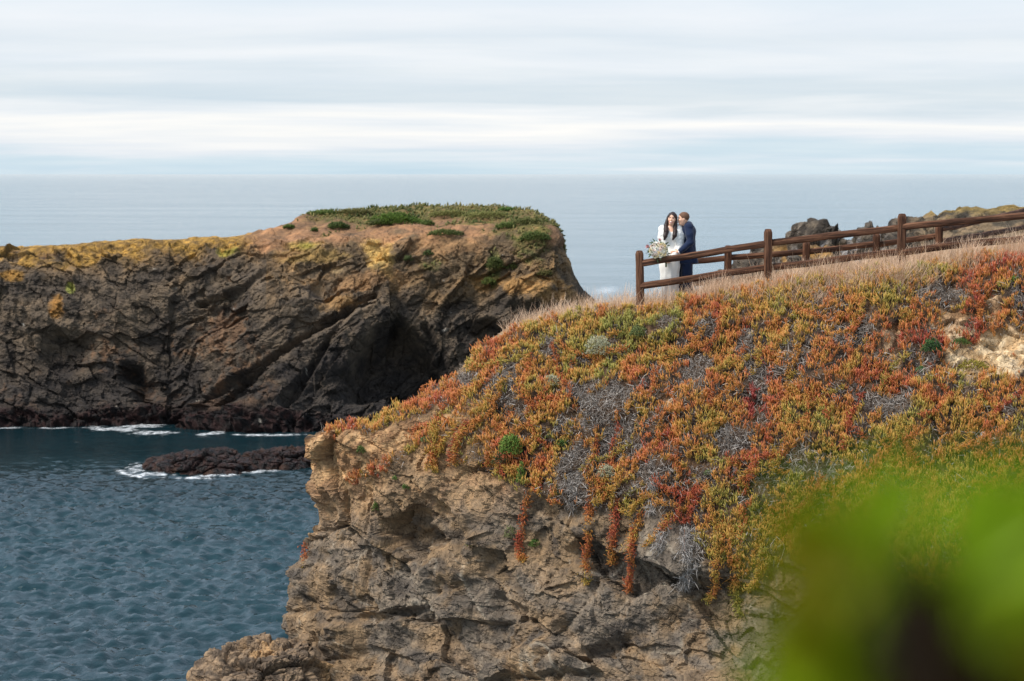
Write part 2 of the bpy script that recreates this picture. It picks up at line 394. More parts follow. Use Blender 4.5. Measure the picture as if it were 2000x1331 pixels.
_, me = boulder('rock_ledge', c0[0], c0[1], 1.35, 1.5, P(500, 1262, 36.2)[2], 7.0, (220, 140), 3, .22, ledge_tint, M_rock, 1.3)
lv = np.empty(len(me.vertices) * 3, np.float32); me.vertices.foreach_get('co', lv); lv = lv.reshape(-1, 3)
low = lv[:, 2] < 6.6; lv[low, 2] = np.where(lv[low, 2] < 6.3, -1.5, lv[low, 2]); me.vertices.foreach_set('co', lv.ravel()); me.update()
tag(link('rock_ledge', me), kind='structure')

M_kelp = rock_mat('wet_rock', .5, .9, .06, .4)
def kelp_tint(V):
    a, b = fbm(V * .9, 4, 5), fbm(V * 3, 4, 6)
    c = lerp(np.broadcast_to(S(54, 36, 32), V.shape), S(30, 27, 27), sstep(-.25, .3, b)); return lerp(c, S(72, 50, 38), sstep(.15, .5, a) * .7)
for cpx, wpx, h, yy, lab in ((395, 108, .95, 922, 'long low reef rock covered in red-brown kelp, surf at its left end'),
                             (540, 88, .80, 912, 'smaller dark kelp covered reef rock close to the headland nose')):
    c = PZ(cpx, yy, 0.0); s = c[1] / F
    V2, me = boulder('reef_rock', 0, 0, wpx * s, 2.6, h, -.2, (200, 70), int(cpx), .42, kelp_tint, M_kelp, .55, 2.0)
    o = link('reef_rock', me, loc=(c[0], c[1] + 1.5, 0)); tag(o, lab, 'rock', 'reef rocks in the bay')

# ================================================================== far promontory
PP = [-420, -200, -60, 60, 200, 340, 470, 560, 610, 700, 800, 900, 990, 1045, 1085]
RY = [490, 484, 486, 482, 472, 468, 460, 436, 416, 410, 405, 406, 407, 416, 440]      # sky line
RD = [143, 143, 143, 143, 143, 143, 144, 147, 150, 151, 151, 150, 148, 145, 143]
EY = [515, 510, 512, 506, 500, 496, 490, 486, 482, 478, 470, 470, 470, 468, 478]      # front edge of the top
ED = [139.5, 139.5, 139.5, 139.5, 139.5, 139.5, 139.5, 140, 140, 140, 140, 139, 138.5, 138, 138]
WY = [826, 826, 828, 832, 830, 828, 838, 842, 842, 840, 836, 832, 830, 830, 830]      # water line
cols = []
for px, ry, rd, ey, ed, wy in zip(PP, RY, RD, EY, ED, WY):
    ridge = P(px, ry, rd); edge = P(px, ey, ed); wl = PZ(px, wy, 0.0)
    back = ridge + (0, 5, -1.2); bw = ridge + (0, 9, 0); bw[2] = -2
    mid_t = ridge * .5 + edge * .5 + (0, 0, .25)
    f1_ = edge + (wl - edge) * .28 + (0, -.7, .0); f2_ = edge + (wl - edge) * .6 + (0, -.2, 0)
    under = wl + (0, -1.2, -2.5)
    cols.append([bw, back, ridge, mid_t, edge, f1_, f2_, wl, under])
def endcol(D):
    pts = [(1172, 640), (1100, 470), (1099, 461), (1101, 467), (1106, 482), (1126, 540), (1170, 600), (1190, 830), (1182, 900)]
    r = [P(a, b, D) for a, b in pts]; r[0][2] = -2; r[0][0] = r[7][0]; r[8][2] = -2.5; r[7][2] = 0
    return r
cols.append(endcol(141.5))
ctrl = np.array(cols)
US = [14, 30, 46, 54, 54, 50, 34, 20, 36, 40, 40, 36, 24, 20, 22]
VS = [4, 10, 30, 36, 74, 84, 80, 10]
Q = refine(refine(ctrl, US, 0), VS, 1)
QN = grid_normals(Q); FL2 = QN[200, 160, 1] > 0
QN = -QN if FL2 else QN
vr = np.concatenate([np.linspace(k, k + 1, n, endpoint=False) for k, n in enumerate(VS)] + [[len(VS)]])[None, :] + np.zeros((Q.shape[0], 1))
a_px, a_py = proj(Q)
face = sstep(3.5, 4.4, vr + .5 * fbm(Q * .15, 3, 3))
face = np.maximum(face, sstep(560, 480, a_px) * sstep(2.6, 3.4, vr))
wq = Q + .6 * np.stack([perlin(Q * .22, 1), perlin(Q * .22, 2), perlin(Q * .22, 3)], -1)
dip = np.where(a_px[..., None] > 330, 1.0, -.55)
ca, sa = math.cos(R(38)), math.sin(R(38))
al = np.stack([wq[..., 0] * ca + wq[..., 2] * sa * dip[..., 0], wq[..., 1] * .6, (-wq[..., 0] * sa * dip[..., 0] + wq[..., 2] * ca) * 2.3], -1)
f1, e1 = facets(al * .20, 3, .8, .45); f2, e2 = facets(al * .5 + 5, 4, .85, .42); f3, e3 = facets(wq * 1.25 + 9, 6, .8, .35)
f4, e4 = facets(wq * 2.8 + 2, 7, .9, .4)
pd = .8 * fbm(Q * .10, 3, 21) + .46 * f1 + .36 * f2 + .20 * f3 + .08 * f4 + .28 * fbm(al * .45, 7, 8, .58) - .05 * sstep(.07, 0, e1) * sstep(-.1, .3, perlin(Q * .2, 4)) - .03 * sstep(.07, 0, e2) * sstep(0, .3, perlin(Q * .3, 14))
def dent(cx, cy, rx, ry, ang=0, hard=.35):
    c, s = math.cos(ang), math.sin(ang); dx, dy = a_px - cx, a_py - cy
    qq = np.sqrt(((c * dx + s * dy) / rx) ** 2 + ((-s * dx + c * dy) / ry) ** 2) + .12 * f2
    return sstep(1.0, hard, qq)
def seg(pts, wpx):
    "distance profile to a polyline on the face (1 on the line) and the signed side"
    best = np.full(a_px.shape, 1e9); side = np.zeros(a_px.shape)
    for (x0, y0), (x1, y1) in zip(pts[:-1], pts[1:]):
        dx, dy = x1 - x0, y1 - y0; L2 = dx * dx + dy * dy
        t = np.clip(((a_px - x0) * dx + (a_py - y0) * dy) / L2, 0, 1)
        d = np.hypot(a_px - x0 - t * dx, a_py - y0 - t * dy); sgn = np.sign((a_px - x0) * dy - (a_py - y0) * dx)
        m = d < best; side = np.where(m, -sgn, side); best = np.where(m, d, best)
    return sstep(wpx, 0, best), side * best
fis, fsd = seg([(335, 840), (420, 778), (500, 728), (590, 668), (680, 612), (730, 585)], 11)
fis2, _ = seg([(690, 615), (640, 690), (560, 800)], 12)
fis3, _ = seg([(830, 640), (880, 720), (905, 790)], 12)
fis4, _ = seg([(380, 590), (480, 560), (560, 500), (640, 470)], 9)
tri = sstep(0, 55, (a_py - 600) - .95 * np.abs(a_px - 775) * 1.0 + 14 * f2) * sstep(800, 740, a_py + 20 * f2) * sstep(120, 60, np.abs(a_px - 790))
pdent = -3.4 * tri - 1.5 * dent(262, 735, 40, 34, .6, .1) - 1.3 * dent(290, 765, 34, 40, -.4, .1) - 1.5 * dent(470, 775, 90, 26, -.6) - 1.0 * dent(130, 690, 70, 60, -.4) \
    - 1.0 * fis - .8 * fis2 - .9 * fis3 - .6 * fis4 + 1.4 * sstep(0, 26, fsd) * sstep(150, 60, fsd) * sstep(300, 420, a_px) * (a_px < 760) - 1.4 * dent(1080, 640, 60, 16, -.3) - 1.6 * dent(960, 650, 60, 34, .3) \
    + .9 * dent(560, 590, 90, 60, .3) + .8 * dent(745, 520, 50, 60, -.4) - .8 * dent(640, 560, 60, 30, -.6) - .9 * dent(430, 610, 90, 40, -.5) + .8 * dent(1030, 570, 80, 40)
topd = .30 * fbm(Q * .35, 4, 41) + .10 * fbm(Q * 1.3, 3, 43)
pdisp = face * (pd + pdent * sstep(4.2, 4.9, vr)) + (1 - face) * topd
kelpz = sstep(1.5, .5, Q[..., 2] + .5 * fbm(Q * .5, 3, 4)) * (vr > 4)
pdisp += kelpz * (.35 * fbm(Q * 1.8, 4, 17) + .5)
pdisp *= np.where(vr < 2, .3, 1)
endfade = sstep(0, 10, np.arange(Q.shape[0])[::-1])[:, None] * .8 + .2
T = Q + QN * (pdisp * endfade)[..., None]
t_px, t_py = proj(T)
TN = grid_normals(T); TN = -TN if FL2 else TN
# colours
n_a, n_b, n_c = fbm(T * .14, 4, 71), fbm(T * .5, 5, 72), fbm(T * 1.8, 4, 73)
def blob(cx, cy, rx, ry, ang=0, k=.5):
    c, s = math.cos(ang), math.sin(ang); dx, dy = t_px - cx, t_py - cy
    qq = np.sqrt(((c * dx + s * dy) / rx) ** 2 + ((-s * dx + c * dy) / ry) ** 2) + k * n_b + .3 * n_c
    return sstep(1.15, .6, qq)
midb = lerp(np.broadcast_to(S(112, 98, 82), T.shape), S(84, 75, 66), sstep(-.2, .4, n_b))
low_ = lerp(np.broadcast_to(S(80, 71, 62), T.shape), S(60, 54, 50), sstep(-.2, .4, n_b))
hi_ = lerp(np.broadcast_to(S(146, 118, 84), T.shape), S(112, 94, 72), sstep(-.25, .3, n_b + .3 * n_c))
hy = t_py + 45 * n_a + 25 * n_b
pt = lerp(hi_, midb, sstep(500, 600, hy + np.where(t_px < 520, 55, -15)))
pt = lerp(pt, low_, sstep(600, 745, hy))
pt = lerp(pt, S(128, 96, 70), sstep(.15, .5, n_a + .5 * n_c) * sstep(560, 500, t_px) * .6)
pt = lerp(pt, S(204, 168, 100), blob(742, 500, 34, 46, -.2)); pt = lerp(pt, S(178, 166, 66), .7 * blob(440, 490, 26, 14) + .6 * blob(585, 480, 40, 10))
pt = lerp(pt, S(186, 146, 96), .8 * blob(665, 590, 40, 16, -.2)); pt = lerp(pt, S(182, 140, 86), .8 * blob(1010, 555, 85, 24, .05)); pt = lerp(pt, S(172, 134, 86), .75 * blob(1090, 580, 50, 16, .1))
pt = lerp(pt, S(172, 124, 60), .75 * blob(112, 598, 16, 26)); pt = lerp(pt, S(186, 190, 90), .7 * blob(137, 563, 9, 12)); pt = lerp(pt, S(166, 124, 56), .8 * blob(20, 540, 26, 14)); pt = lerp(pt, S(206, 176, 130), .7 * blob(660, 528, 18, 8))
pt = lerp(pt, S(170, 130, 90), .55 * blob(720, 545, 80, 22, -.3)); pt = lerp(pt, S(150, 124, 70), .6 * blob(620, 500, 90, 18)); pt = lerp(pt, S(176, 136, 96), .5 * blob(860, 480, 120, 22))
lich = sstep(520, 470, t_px) * sstep(3.9, 3.3, vr + .7 * n_a + .35 * n_b); lich = np.maximum(lich, sstep(280, 180, t_px) * sstep(516, 498, t_py + 22 * n_b + 16 * n_a))
pt = lerp(pt, lerp(np.broadcast_to(S(184, 144, 72), T.shape), S(134, 106, 60), sstep(-.3, .3, n_c)), np.clip(lich, 0, 1) * .95)
earth = sstep(455, 520, t_px + 20 * n_b) * sstep(4.1, 3.7, vr + .35 * n_b)
pt = lerp(pt, lerp(np.broadcast_to(S(176, 132, 96), T.shape), S(142, 110, 82), sstep(-.2, .4, n_b)), earth)
green = sstep(570, 640, t_px) * np.clip(sstep(3.45, 2.75, vr + .8 * n_b + .3 * n_a) + .8 * blob(1040, 470, 44, 44) + .9 * blob(968, 520, 18, 46) + .7 * blob(1010, 450, 70, 20) + .6 * blob(845, 520, 26, 14), 0, 1)
pt = lerp(pt, lerp(np.broadcast_to(S(84, 92, 44), T.shape), S(126, 112, 70), sstep(-.1, .4, n_c)), green * .85)
pt = lerp(pt, lerp(np.broadcast_to(S(52, 34, 32), T.shape), S(34, 30, 30), sstep(-.2, .2, n_c)), kelpz)
pt = lerp(pt, S(64, 60, 58), sstep(3.4, 1.6, T[..., 2] + n_a) * (1 - kelpz) * (vr > 4.4) * .6)
speck = (n_c > .9) & (vr > 4.2); pt = np.where(speck[..., None], S(190, 182, 168), pt)
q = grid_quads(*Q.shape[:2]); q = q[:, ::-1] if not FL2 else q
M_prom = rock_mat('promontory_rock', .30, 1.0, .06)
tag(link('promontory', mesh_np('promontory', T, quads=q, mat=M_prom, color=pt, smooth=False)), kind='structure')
Tf = T.reshape(-1, 3); TNf = TN.reshape(-1, 3); tpf, tqf = t_px.ravel(), t_py.ravel()
def hit_far(px, py, r=6):
    d2 = (tpf - px) ** 2 + (tqf - py) ** 2; m = np.where(d2 < r * r)[0]
    if not len(m): m = np.array([np.argmin(d2)])
    near = m[Tf[m, 1] < Tf[m, 1].min() + 1.5]; k = near[np.argmin(d2[near])]; return Tf[k].copy(), TNf[k].copy()

# ================================================================== rocky point behind the fences
BP = [1380, 1440, 1500, 1548, 1572, 1600, 1632, 1660, 1688, 1712, 1745, 1800, 1870, 1950, 2030, 2150, 2320]
BY = [545, 520, 484, 462, 442, 437, 452, 470, 443, 442, 432, 424, 410, 404, 400, 392, 385]
cols = []
for k, (px, by) in enumerate(zip(BP, BY)):
    D = 118 - .004 * (px - 1380)
    top = P(px, by, D); fr = P(px, by + 34, D - 3.0); mid = P(px, by + 90, D - 6); wl = P(px, by + 200, D - 9); wl[2] = -1
    bk = top + (0, 4, -1.5); bw = top + (0, 8, 0); bw[2] = -1
    cols.append([bw, bk, top, fr, mid, wl])
B = refine(refine(np.array(cols), [16] * 16, 0), [4, 10, 40, 50, 20], 1)
BN = grid_normals(B); FL3 = BN[120, 80, 1] > 0; BN = -BN if FL3 else BN
wb = B + 1.0 * np.stack([perlin(B * .3, 1), perlin(B * .3, 2), perlin(B * .3, 3)], -1)
f1, e1 = facets(wb * .42, 13, .9, .5); f2, e2 = facets(wb * 1.1, 14, .9, .45)
b_px, b_py = proj(B)
rough = sstep(1900, 1740, b_px) * .7 + .3
bd = rough * (.42 * f1 + .30 * f2 + .6 * fbm(wb * .8, 5, 8) - .35 * sstep(.13, 0, e1))
B2 = B + BN * bd[..., None]
b_px, b_py = proj(B2)
n_a, n_b = fbm(B2 * .35, 4, 1), fbm(B2 * 1.2, 4, 2)
bt = lerp(np.broadcast_to(S(112, 101, 88), B2.shape), S(68, 61, 54), sstep(-.25, .25, n_b))
bt = lerp(bt, S(176, 174, 174), sstep(.18, .5, n_a - .4 * n_b) * sstep(430, 480, b_py) * sstep(1900, 1820, b_px) * .8)
bt = lerp(bt, S(176, 136, 78), sstep(.1, -.2, n_a) * sstep(470, 490, b_py) * sstep(1480, 1540, b_px) * sstep(1700, 1650, b_px) * .9)
tanr = sstep(1730, 1830, b_px + 60 * n_a); bt = lerp(bt, lerp(np.broadcast_to(S(136, 116, 90), B2.shape), S(84, 76, 64), sstep(-.15, .25, n_b)), tanr * .85)
bt = lerp(bt, S(150, 128, 70), tanr * sstep(426, 408, b_py + 12 * n_b) * .7)
q = grid_quads(*B.shape[:2]); q = q[:, ::-1] if not FL3 else q
tag(link('rocky_point', mesh_np('rocky_point', B2, quads=q, mat=rock_mat('point_rock', .4, 1.0, .06), color=bt, smooth=False)), kind='structure')

# ================================================================== sea
def axis(lo, hi, step, far_lo, far_hi, grow=1.16):
    a = list(np.arange(lo, hi, step)); s = step
    while a[-1] < far_hi: s *= grow; a.append(a[-1] + s)
    s = step; b = [lo]
    while b[-1] > far_lo: s *= grow; b.append(b[-1] - s)
    return np.array(b[:0:-1] + a)
xs = axis(-30, -5, .14, -60000, 60000, 1.16); ys = axis(60, 134, .18, 20, 70000, 1.10)
X, Yv = np.meshgrid(xs, ys, indexing='ij')
pp = np.stack([X, Yv, 0 * X], -1)
fine = sstep(-31, -29, X) * sstep(-4.5, -6, X) * sstep(59, 61, Yv) * sstep(136, 130, Yv)
calm = sstep(122, 100, Yv + 4 * perlin(pp * .15, 5)) * .85 + .15
wv = perlin(pp * (1.0, 1.6, 1) + (0, 0, .3), 91) * .21 + perlin(pp * (2.1, 2.9, 1) + 4, 92) * .19 + perlin(pp * (.16, .3, 1), 93) * .16 + np.abs(perlin(pp * (.7, 1.1, 1) + 7, 94)) * -.15
Zs = wv * fine * calm
s_px, s_py = proj(np.stack([X, Yv, Zs], -1))
nf, nf2 = fbm(pp * (.45, .7, 1), 4, 95), fbm(pp * (1.3, 1.5, 1), 3, 96)
def fo(cx, cy, rx, ry, a=0):
    c, s = math.cos(a), math.sin(a); dx, dy = s_px - cx, s_py - cy
    qq = np.sqrt(((c * dx + s * dy) / rx) ** 2 + ((-s * dx + c * dy) / ry) ** 2)
    return sstep(1.0, .25, qq) 
dens = np.zeros(X.shape)
for a in ((320, 820, 36, 8, -.1), (265, 830, 95, 12, 0), (290, 846, 90, 6, 0), (190, 832, 40, 4, 0), (690, 834, 50, 5, 0), (620, 842, 40, 4, 0), (268, 915, 34, 14, -.1), (300, 926, 60, 7, 0), (425, 927, 60, 9, 0), (500, 920, 120, 6, -.1), (560, 886, 60, 7, -.1), (590, 905, 30, 5, 0), (440, 905, 30, 8, -.5), (60, 836, 90, 3, 0), (420, 846, 60, 4, -.1), (520, 850, 110, 3, 0), (215, 838, 90, 9, 0), (350, 934, 110, 4, 0), (255, 925, 40, 9, .2)):
    dens = np.maximum(dens, fo(*a))
foam = sstep(.42, .85, dens * .9 + .75 * nf + .6 * nf2) * sstep(.02, .2, dens)
br = fo(1190, 569, 60, 7) ; br2 = fo(1180, 586, 80, 6)
foam = np.maximum(foam, sstep(.3, .7, np.maximum(br, .7 * br2) + .4 * nf))
m, t, b = material('sea_water')
tc = t.new('ShaderNodeTexCoord').outputs['Object']
fa = t.new('ShaderNodeAttribute', attribute_name='foam').outputs['Fac']
fbk = t.math('MULTIPLY', fa, t.ramp(t.noise(t.mapping(tc, (1, 2, 1)), 2.2, 7, .75), [(.42, (0, 0, 0)), (.60, (1, 1, 1))]), clamp=True)
big = t.noise(t.mapping(tc, (.004, .02, 1)), 1.0, 5, .6)
deep = t.ramp(big, [(.35, (.003, .014, .019)), (.65, (.011, .038, .048))])
off_ = t.ramp(t.math('DIVIDE', t.new('ShaderNodeSeparateXYZ', ins={0: tc}).outputs[1], 1000.0), [(.15, (0, 0, 0)), (.35, (1, 1, 1))])   # deep open water beyond the bay
deep = t.mix(off_, deep, (.026, .095, .135, 1))
t.l.new(t.mix(fbk, deep, (.86, .88, .9, 1)), b.inputs['Base Color'])
t.l.new(t.math('ADD', t.math('MULTIPLY', fbk, .6), t.math('MULTIPLY', big, .14)), b.inputs['Roughness'])
b.inputs['IOR'].default_value = 1.42; b.inputs['Specular Tint'].default_value = (.82, .96, 1.0, 1)
h1 = t.noise(t.mapping(tc, (1.0, 1.4, 1)), .9, 4, .6); h2 = t.noise(t.mapping(tc, (1, 1.3, 1), (0, 0, .4)), 4.2, 4, .6); h3 = t.noise(t.mapping(tc, (.6, 1, 1), (0, 0, .25)), .07, 6, .6)
hh = t.math('ADD', t.math('ADD', t.math('MULTIPLY', h1, .35), t.math('MULTIPLY', h2, .10)), t.math('MULTIPLY', h3, 1.3))
far_ = t.ramp(t.math('DIVIDE', t.new('ShaderNodeSeparateXYZ', ins={0: tc}).outputs[1], 1000.0), [(.09, (.34, .34, .34)), (.118, (.25, .25, .25)), (.15, (.25, .25, .25)), (.25, (.60, .60, .60)), (1.0, (.8, .8, .8))])
bn = t.new('ShaderNodeBump', ins={'Strength': far_, 'Distance': .9, 'Height': hh}); t.l.new(bn.outputs[0], b.inputs['Normal'])
M_sea = m
me = mesh_np('sea', np.stack([X, Yv, Zs], -1), quads=grid_quads(len(xs), len(ys)), mat=m, smooth=True, attrs={'foam': foam})
tag(link('sea', me), kind='structure')

# the bluff the photograph is taken from (wholly below and behind the frame)
gx, gy = np.meshgrid(np.linspace(-6, 6, 60), np.linspace(-9, 1.3, 50), indexing='ij')
edge = sstep(1.3, .5, gy + .3 * perlin(np.stack([gx, gy * 0, gx * 0], -1) * .8, 3))
gz = np.where(gy > 1.15, -1.5, 15.25 + .15 * fbm(np.stack([gx, gy, 0 * gx], -1) * .5, 3, 2) - 1.2 * (1 - edge))
V = np.stack([gx, gy, gz], -1)
tag(link('bluff', mesh_np('bluff', V, quads=grid_quads(60, 50), mat=M_rock, color=np.broadcast_to(S(120, 100, 70), V.shape))), kind='structure')
# ================================================================== ice plant, dead mats, dry grass
def unit(v): return v / (np.linalg.norm(v, axis=-1, keepdims=True) + 1e-9)
def leaf_mesh(name, base, d, length, width, cb, ct, mat, bend=None):
    "three-sided fleshy leaves: a ring at the foot, a fuller ring half way, a tip"
    n = len(base); d = unit(d); ref = np.where(np.abs(d[:, 2:3]) < .9, np.array([[0, 0, 1.]]), np.array([[1., 0, 0]]))
    u = unit(np.cross(d, ref)); v = np.cross(d, u); bend = np.zeros((n, 3)) if bend is None else bend
    rings = []
    for t, wd in ((0, .7), (.55, 1.0)):
        c = base + d * (length * t)[:, None] + bend * t * t
        for k in range(3):
            a = 2 * math.pi * k / 3; rings.append(c + (u * math.cos(a) + v * math.sin(a)) * (width * .5 * wd)[:, None])
    rings.append(base + d * length[:, None] + bend)
    V = np.stack(rings, 1)
    o = (np.arange(n) * 7)[:, None]
    quads = np.concatenate([o + np.array([[k, (k + 1) % 3, 3 + (k + 1) % 3, 3 + k]]) for k in range(3)]); tris = np.concatenate([o + np.array([[3 + k, 3 + (k + 1) % 3, 6]]) for k in range(3)])
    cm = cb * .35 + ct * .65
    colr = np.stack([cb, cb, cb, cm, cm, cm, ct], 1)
    return mesh_np(name, V.reshape(-1, 3), quads=quads, tris=tris, mat=mat, color=colr.reshape(-1, 3))
def ribbon_mesh(name, base, d, length, width, c0, c1, mat, bend):
    n = len(base); d = unit(d); s = unit(np.cross(d, rng.normal(size=(n, 3)))) * (width * .5)[:, None]
    rows = []
    for t, wd in ((0, 1.), (.4, .9), (.75, .7), (1.0, .12)):
        c = base + d * (length * t)[:, None] + bend * t * t; rows += [c - s * wd, c + s * wd]
    V = np.stack(rows, 1); o = (np.arange(n) * 8)[:, None]
    quads = np.concatenate([o + np.array([[2 * k, 2 * k + 1, 2 * k + 3, 2 * k + 2]]) for k in range(3)])
    colr = np.stack([c0, c0, c0 * .6 + c1 * .4, c0 * .6 + c1 * .4, c0 * .25 + c1 * .75, c0 * .25 + c1 * .75, c1, c1], 1)
    return mesh_np(name, V.reshape(-1, 3), quads=quads, mat=mat, color=colr.reshape(-1, 3))
GREY = [(1381, 644, 27, 25, 0), (1465, 697, 22, 34, .1), (1180, 795, 56, 50, -.7), (1140, 770, 44, 18, -.3), (1235, 765, 48, 18, -.35), (1140, 703, 26, 18, 0), (1080, 692, 20, 27, .1), (1000, 722, 17, 11, 0), (993, 750, 24, 13, 0),
        (1005, 790, 40, 20, .2), (1275, 728, 24, 24, 0), (1325, 752, 70, 13, -.6), (1200, 882, 62, 20, -.2), (1142, 902, 44, 34, 0), (1275, 935, 28, 42, 0), (915, 745, 17, 17, 0), (1490, 752, 15, 34, .2),
        (1564, 684, 38, 15, -.25), (1676, 668, 24, 30, .2), (1640, 655, 12, 22, 0), (1633, 765, 13, 22, 0), (1740, 800, 42, 20, 0), (1848, 580, 46, 20, 0), (1987, 580, 18, 44, 0), (1432, 862, 36, 30, -.5), (1760, 607, 10, 9, 0),
        (1340, 1098, 30, 52, 0), (1120, 946, 30, 42, 0), (1278, 1064, 44, 15, 0), (1310, 636, 30, 13, -.3), (1370, 760, 26, 12, -.5), (1345, 705, 22, 12, 0), (1400, 770, 14, 26, .4), (1215, 835, 60, 26, -.4), (1090, 830, 22, 22, 0), (1460, 930, 16, 14, 0), (1385, 935, 20, 16, .3), (870, 790, 12, 20, .3), (790, 905, 24, 8, -.5), (735, 945, 36, 10, .1), (1700, 640, 10, 16, 0), (960, 760, 18, 10, 0), (1500, 830, 14, 12, 0), (1380, 860, 18, 10, -.4)]
lump = fbm(H * 2.3, 3, 101); fine_n = fbm(H * 5.5, 3, 102)
xz = np.stack([(H[..., 0] * .80 - H[..., 2] * .60) * 5.0, H[..., 1] * .8, (H[..., 0] * .60 + H[..., 2] * .80) * 1.1], -1); flow = fbm(xz, 3, 140)
grey_m = np.zeros(h_px.shape)
for cx, cy, rx, ry, a in GREY:
    c, s = math.cos(a), math.sin(a); dx, dy = h_px - cx, h_py - cy
    qq = np.sqrt(((c * dx + s * dy) / rx) ** 2 + ((-s * dx + c * dy) / ry) ** 2) + .55 * lump + .45 * fine_n + .75 * np.clip(flow, -.2, .6)
    grey_m = np.maximum(grey_m, sstep(1.1, .85, qq))
grey_m = np.maximum(grey_m, sstep(.40, .50, fbm(H * 1.7, 3, 105) + .3 * fine_n) * .9 * sstep(640, 690, h_py + .08 * (h_px - 1500)))
onslope = (vrow > 3.02) & (vrow < 6.6) & (h_px > 640) & (h_px < 2330) & (h_py < 1230)
cover = (1 - sstep(.25, .6, rockness)) * onslope
tongue = np.zeros(h_px.shape)      # runners that creep out over the bare rock at the nose
for pts, wd in (([(690, 935), (740, 915), (800, 880), (840, 848), (900, 815)], 12), ([(700, 838), (760, 818), (820, 800), (900, 770)], 18), ([(846, 925), (848, 850)], 8), ([(640, 846), (700, 836), (760, 815)], 8)):
    for (x0, y0), (x1, y1) in zip(pts[:-1], pts[1:]):
        L2 = (x1 - x0) ** 2 + (y1 - y0) ** 2; tt = np.clip(((h_px - x0) * (x1 - x0) + (h_py - y0) * (y1 - y0)) / L2, 0, 1)
        dd = np.hypot(h_px - x0 - tt * (x1 - x0), h_py - y0 - tt * (y1 - y0)); tongue = np.maximum(tongue, sstep(wd, wd * .5, dd + 6 * fine_n))
tongue *= (vrow > 3) & (vrow < 8)
front_g = (HN[..., 1] < .35)
ice_d = np.maximum(cover * (1 - bare) * (1 - grey_m), tongue * .9) * front_g
gap = np.maximum(sstep(.34, .46, fbm(H * 4.2, 3, 108)), sstep(.22, .40, -flow)); ice_d *= 1 - .82 * gap
def sampler(dens, n):
    "n random points on the headland grid, chance by density times area"
    cell = (dens[:-1, :-1] + dens[1:, 1:]) * .5
    ar = np.linalg.norm(np.cross(H[1:, :-1] - H[:-1, :-1], H[:-1, 1:] - H[:-1, :-1]), axis=-1)
    p_ = (cell * ar).ravel(); tot = p_.sum(); k = rng.choice(len(p_), n, p=p_ / tot)
    i, j = np.unravel_index(k, cell.shape); a, b = rng.random(n)[:, None], rng.random(n)[:, None]
    f = lambda A: (A[i, j] * (1 - a) * (1 - b) + A[i + 1, j] * a * (1 - b) + A[i, j + 1] * (1 - a) * b + A[i + 1, j + 1] * a * b)
    return f(H), unit(f(HN)), tot
NT_ = 16500
pos, nor, tot = sampler(ice_d, NT_); print('ice area', tot)
spx, spy = proj(pos)
hue = .535 + .42 * fbm(pos * .8, 2, 111) + .22 * fbm(pos * 2.8, 3, 112) + rng.normal(0, .075, NT_)
hue += .35 * fbm(np.stack([(pos[:, 0] * .8 - pos[:, 2] * .6) * 5, pos[:, 1] * .8, (pos[:, 0] * .6 + pos[:, 2] * .8) * 1.1], -1) + 5, 2, 141)
hue += .16 * sstep(720, 620, spy) * sstep(1300, 1000, spx) + .12 * sstep(1450, 1800, spx) * sstep(760, 880, spy) - .22 * sstep(1700, 1900, spx) * sstep(600, 540, spy) - .10 * sstep(900, 800, spx) + .10 * sstep(1350, 1500, spx) * sstep(660, 600, spy)
hue -= .30 * sstep(30, 10, np.abs(spx - 1470 - (spy - 700) * .1)) * sstep(660, 700, spy) * sstep(900, 800, spy) + .30 * sstep(26, 10, np.abs(spx - 1905)) * sstep(560, 600, spy) * sstep(700, 660, spy)
keys = np.array([0, .22, .42, .60, .80, 1.0]); cols_ = np.array([S(156, 64, 58), S(186, 92, 62), S(202, 122, 68), S(206, 142, 70), S(194, 162, 74), S(150, 146, 70)])
def hue_col(h): h = np.clip(h, 0, 1); return np.stack([np.interp(h, keys, cols_[:, k]) for k in range(3)], -1)
K = 5
up = np.array([0, 0, 1.])
base = np.repeat(pos + nor * (.02 + .15 * np.clip(.45 + 1.2 * fbm(pos * 3.0, 2, 115), 0, 1) * (rng.random(NT_) ** .7))[:, None], K, 0) + rng.normal(0, .018, (NT_ * K, 3))
d = unit(np.repeat(unit(.45 * nor + .85 * up + .10 * np.array([-.3, -1, 0])), K, 0) + rng.normal(0, .36, (NT_ * K, 3)))
ln = rng.uniform(.060, .115, NT_ * K) * np.repeat(rng.uniform(.8, 1.15, NT_) * (1 + .45 * fbm(pos * 1.8, 2, 117)), K); wd = rng.uniform(.0125, .019, NT_ * K)
hh_ = np.repeat(hue, K) + rng.normal(0, .06, NT_ * K); val = np.repeat(rng.uniform(.8, 1.15, NT_), K)[:, None]
ct = hue_col(hh_) * val; cb = hue_col(hh_ + .22) * val * .68  # leaf feet greener and darker, deepened to paint shade between clumps
M_ice = tinted('ice_plant_leaf', .42, .35, .12)
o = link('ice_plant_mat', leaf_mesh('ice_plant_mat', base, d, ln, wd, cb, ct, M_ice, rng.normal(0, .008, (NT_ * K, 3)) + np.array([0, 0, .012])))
tag(o, 'orange, red and yellow-green ice plant carpeting the near headland slope', 'ice plant', kind='stuff')
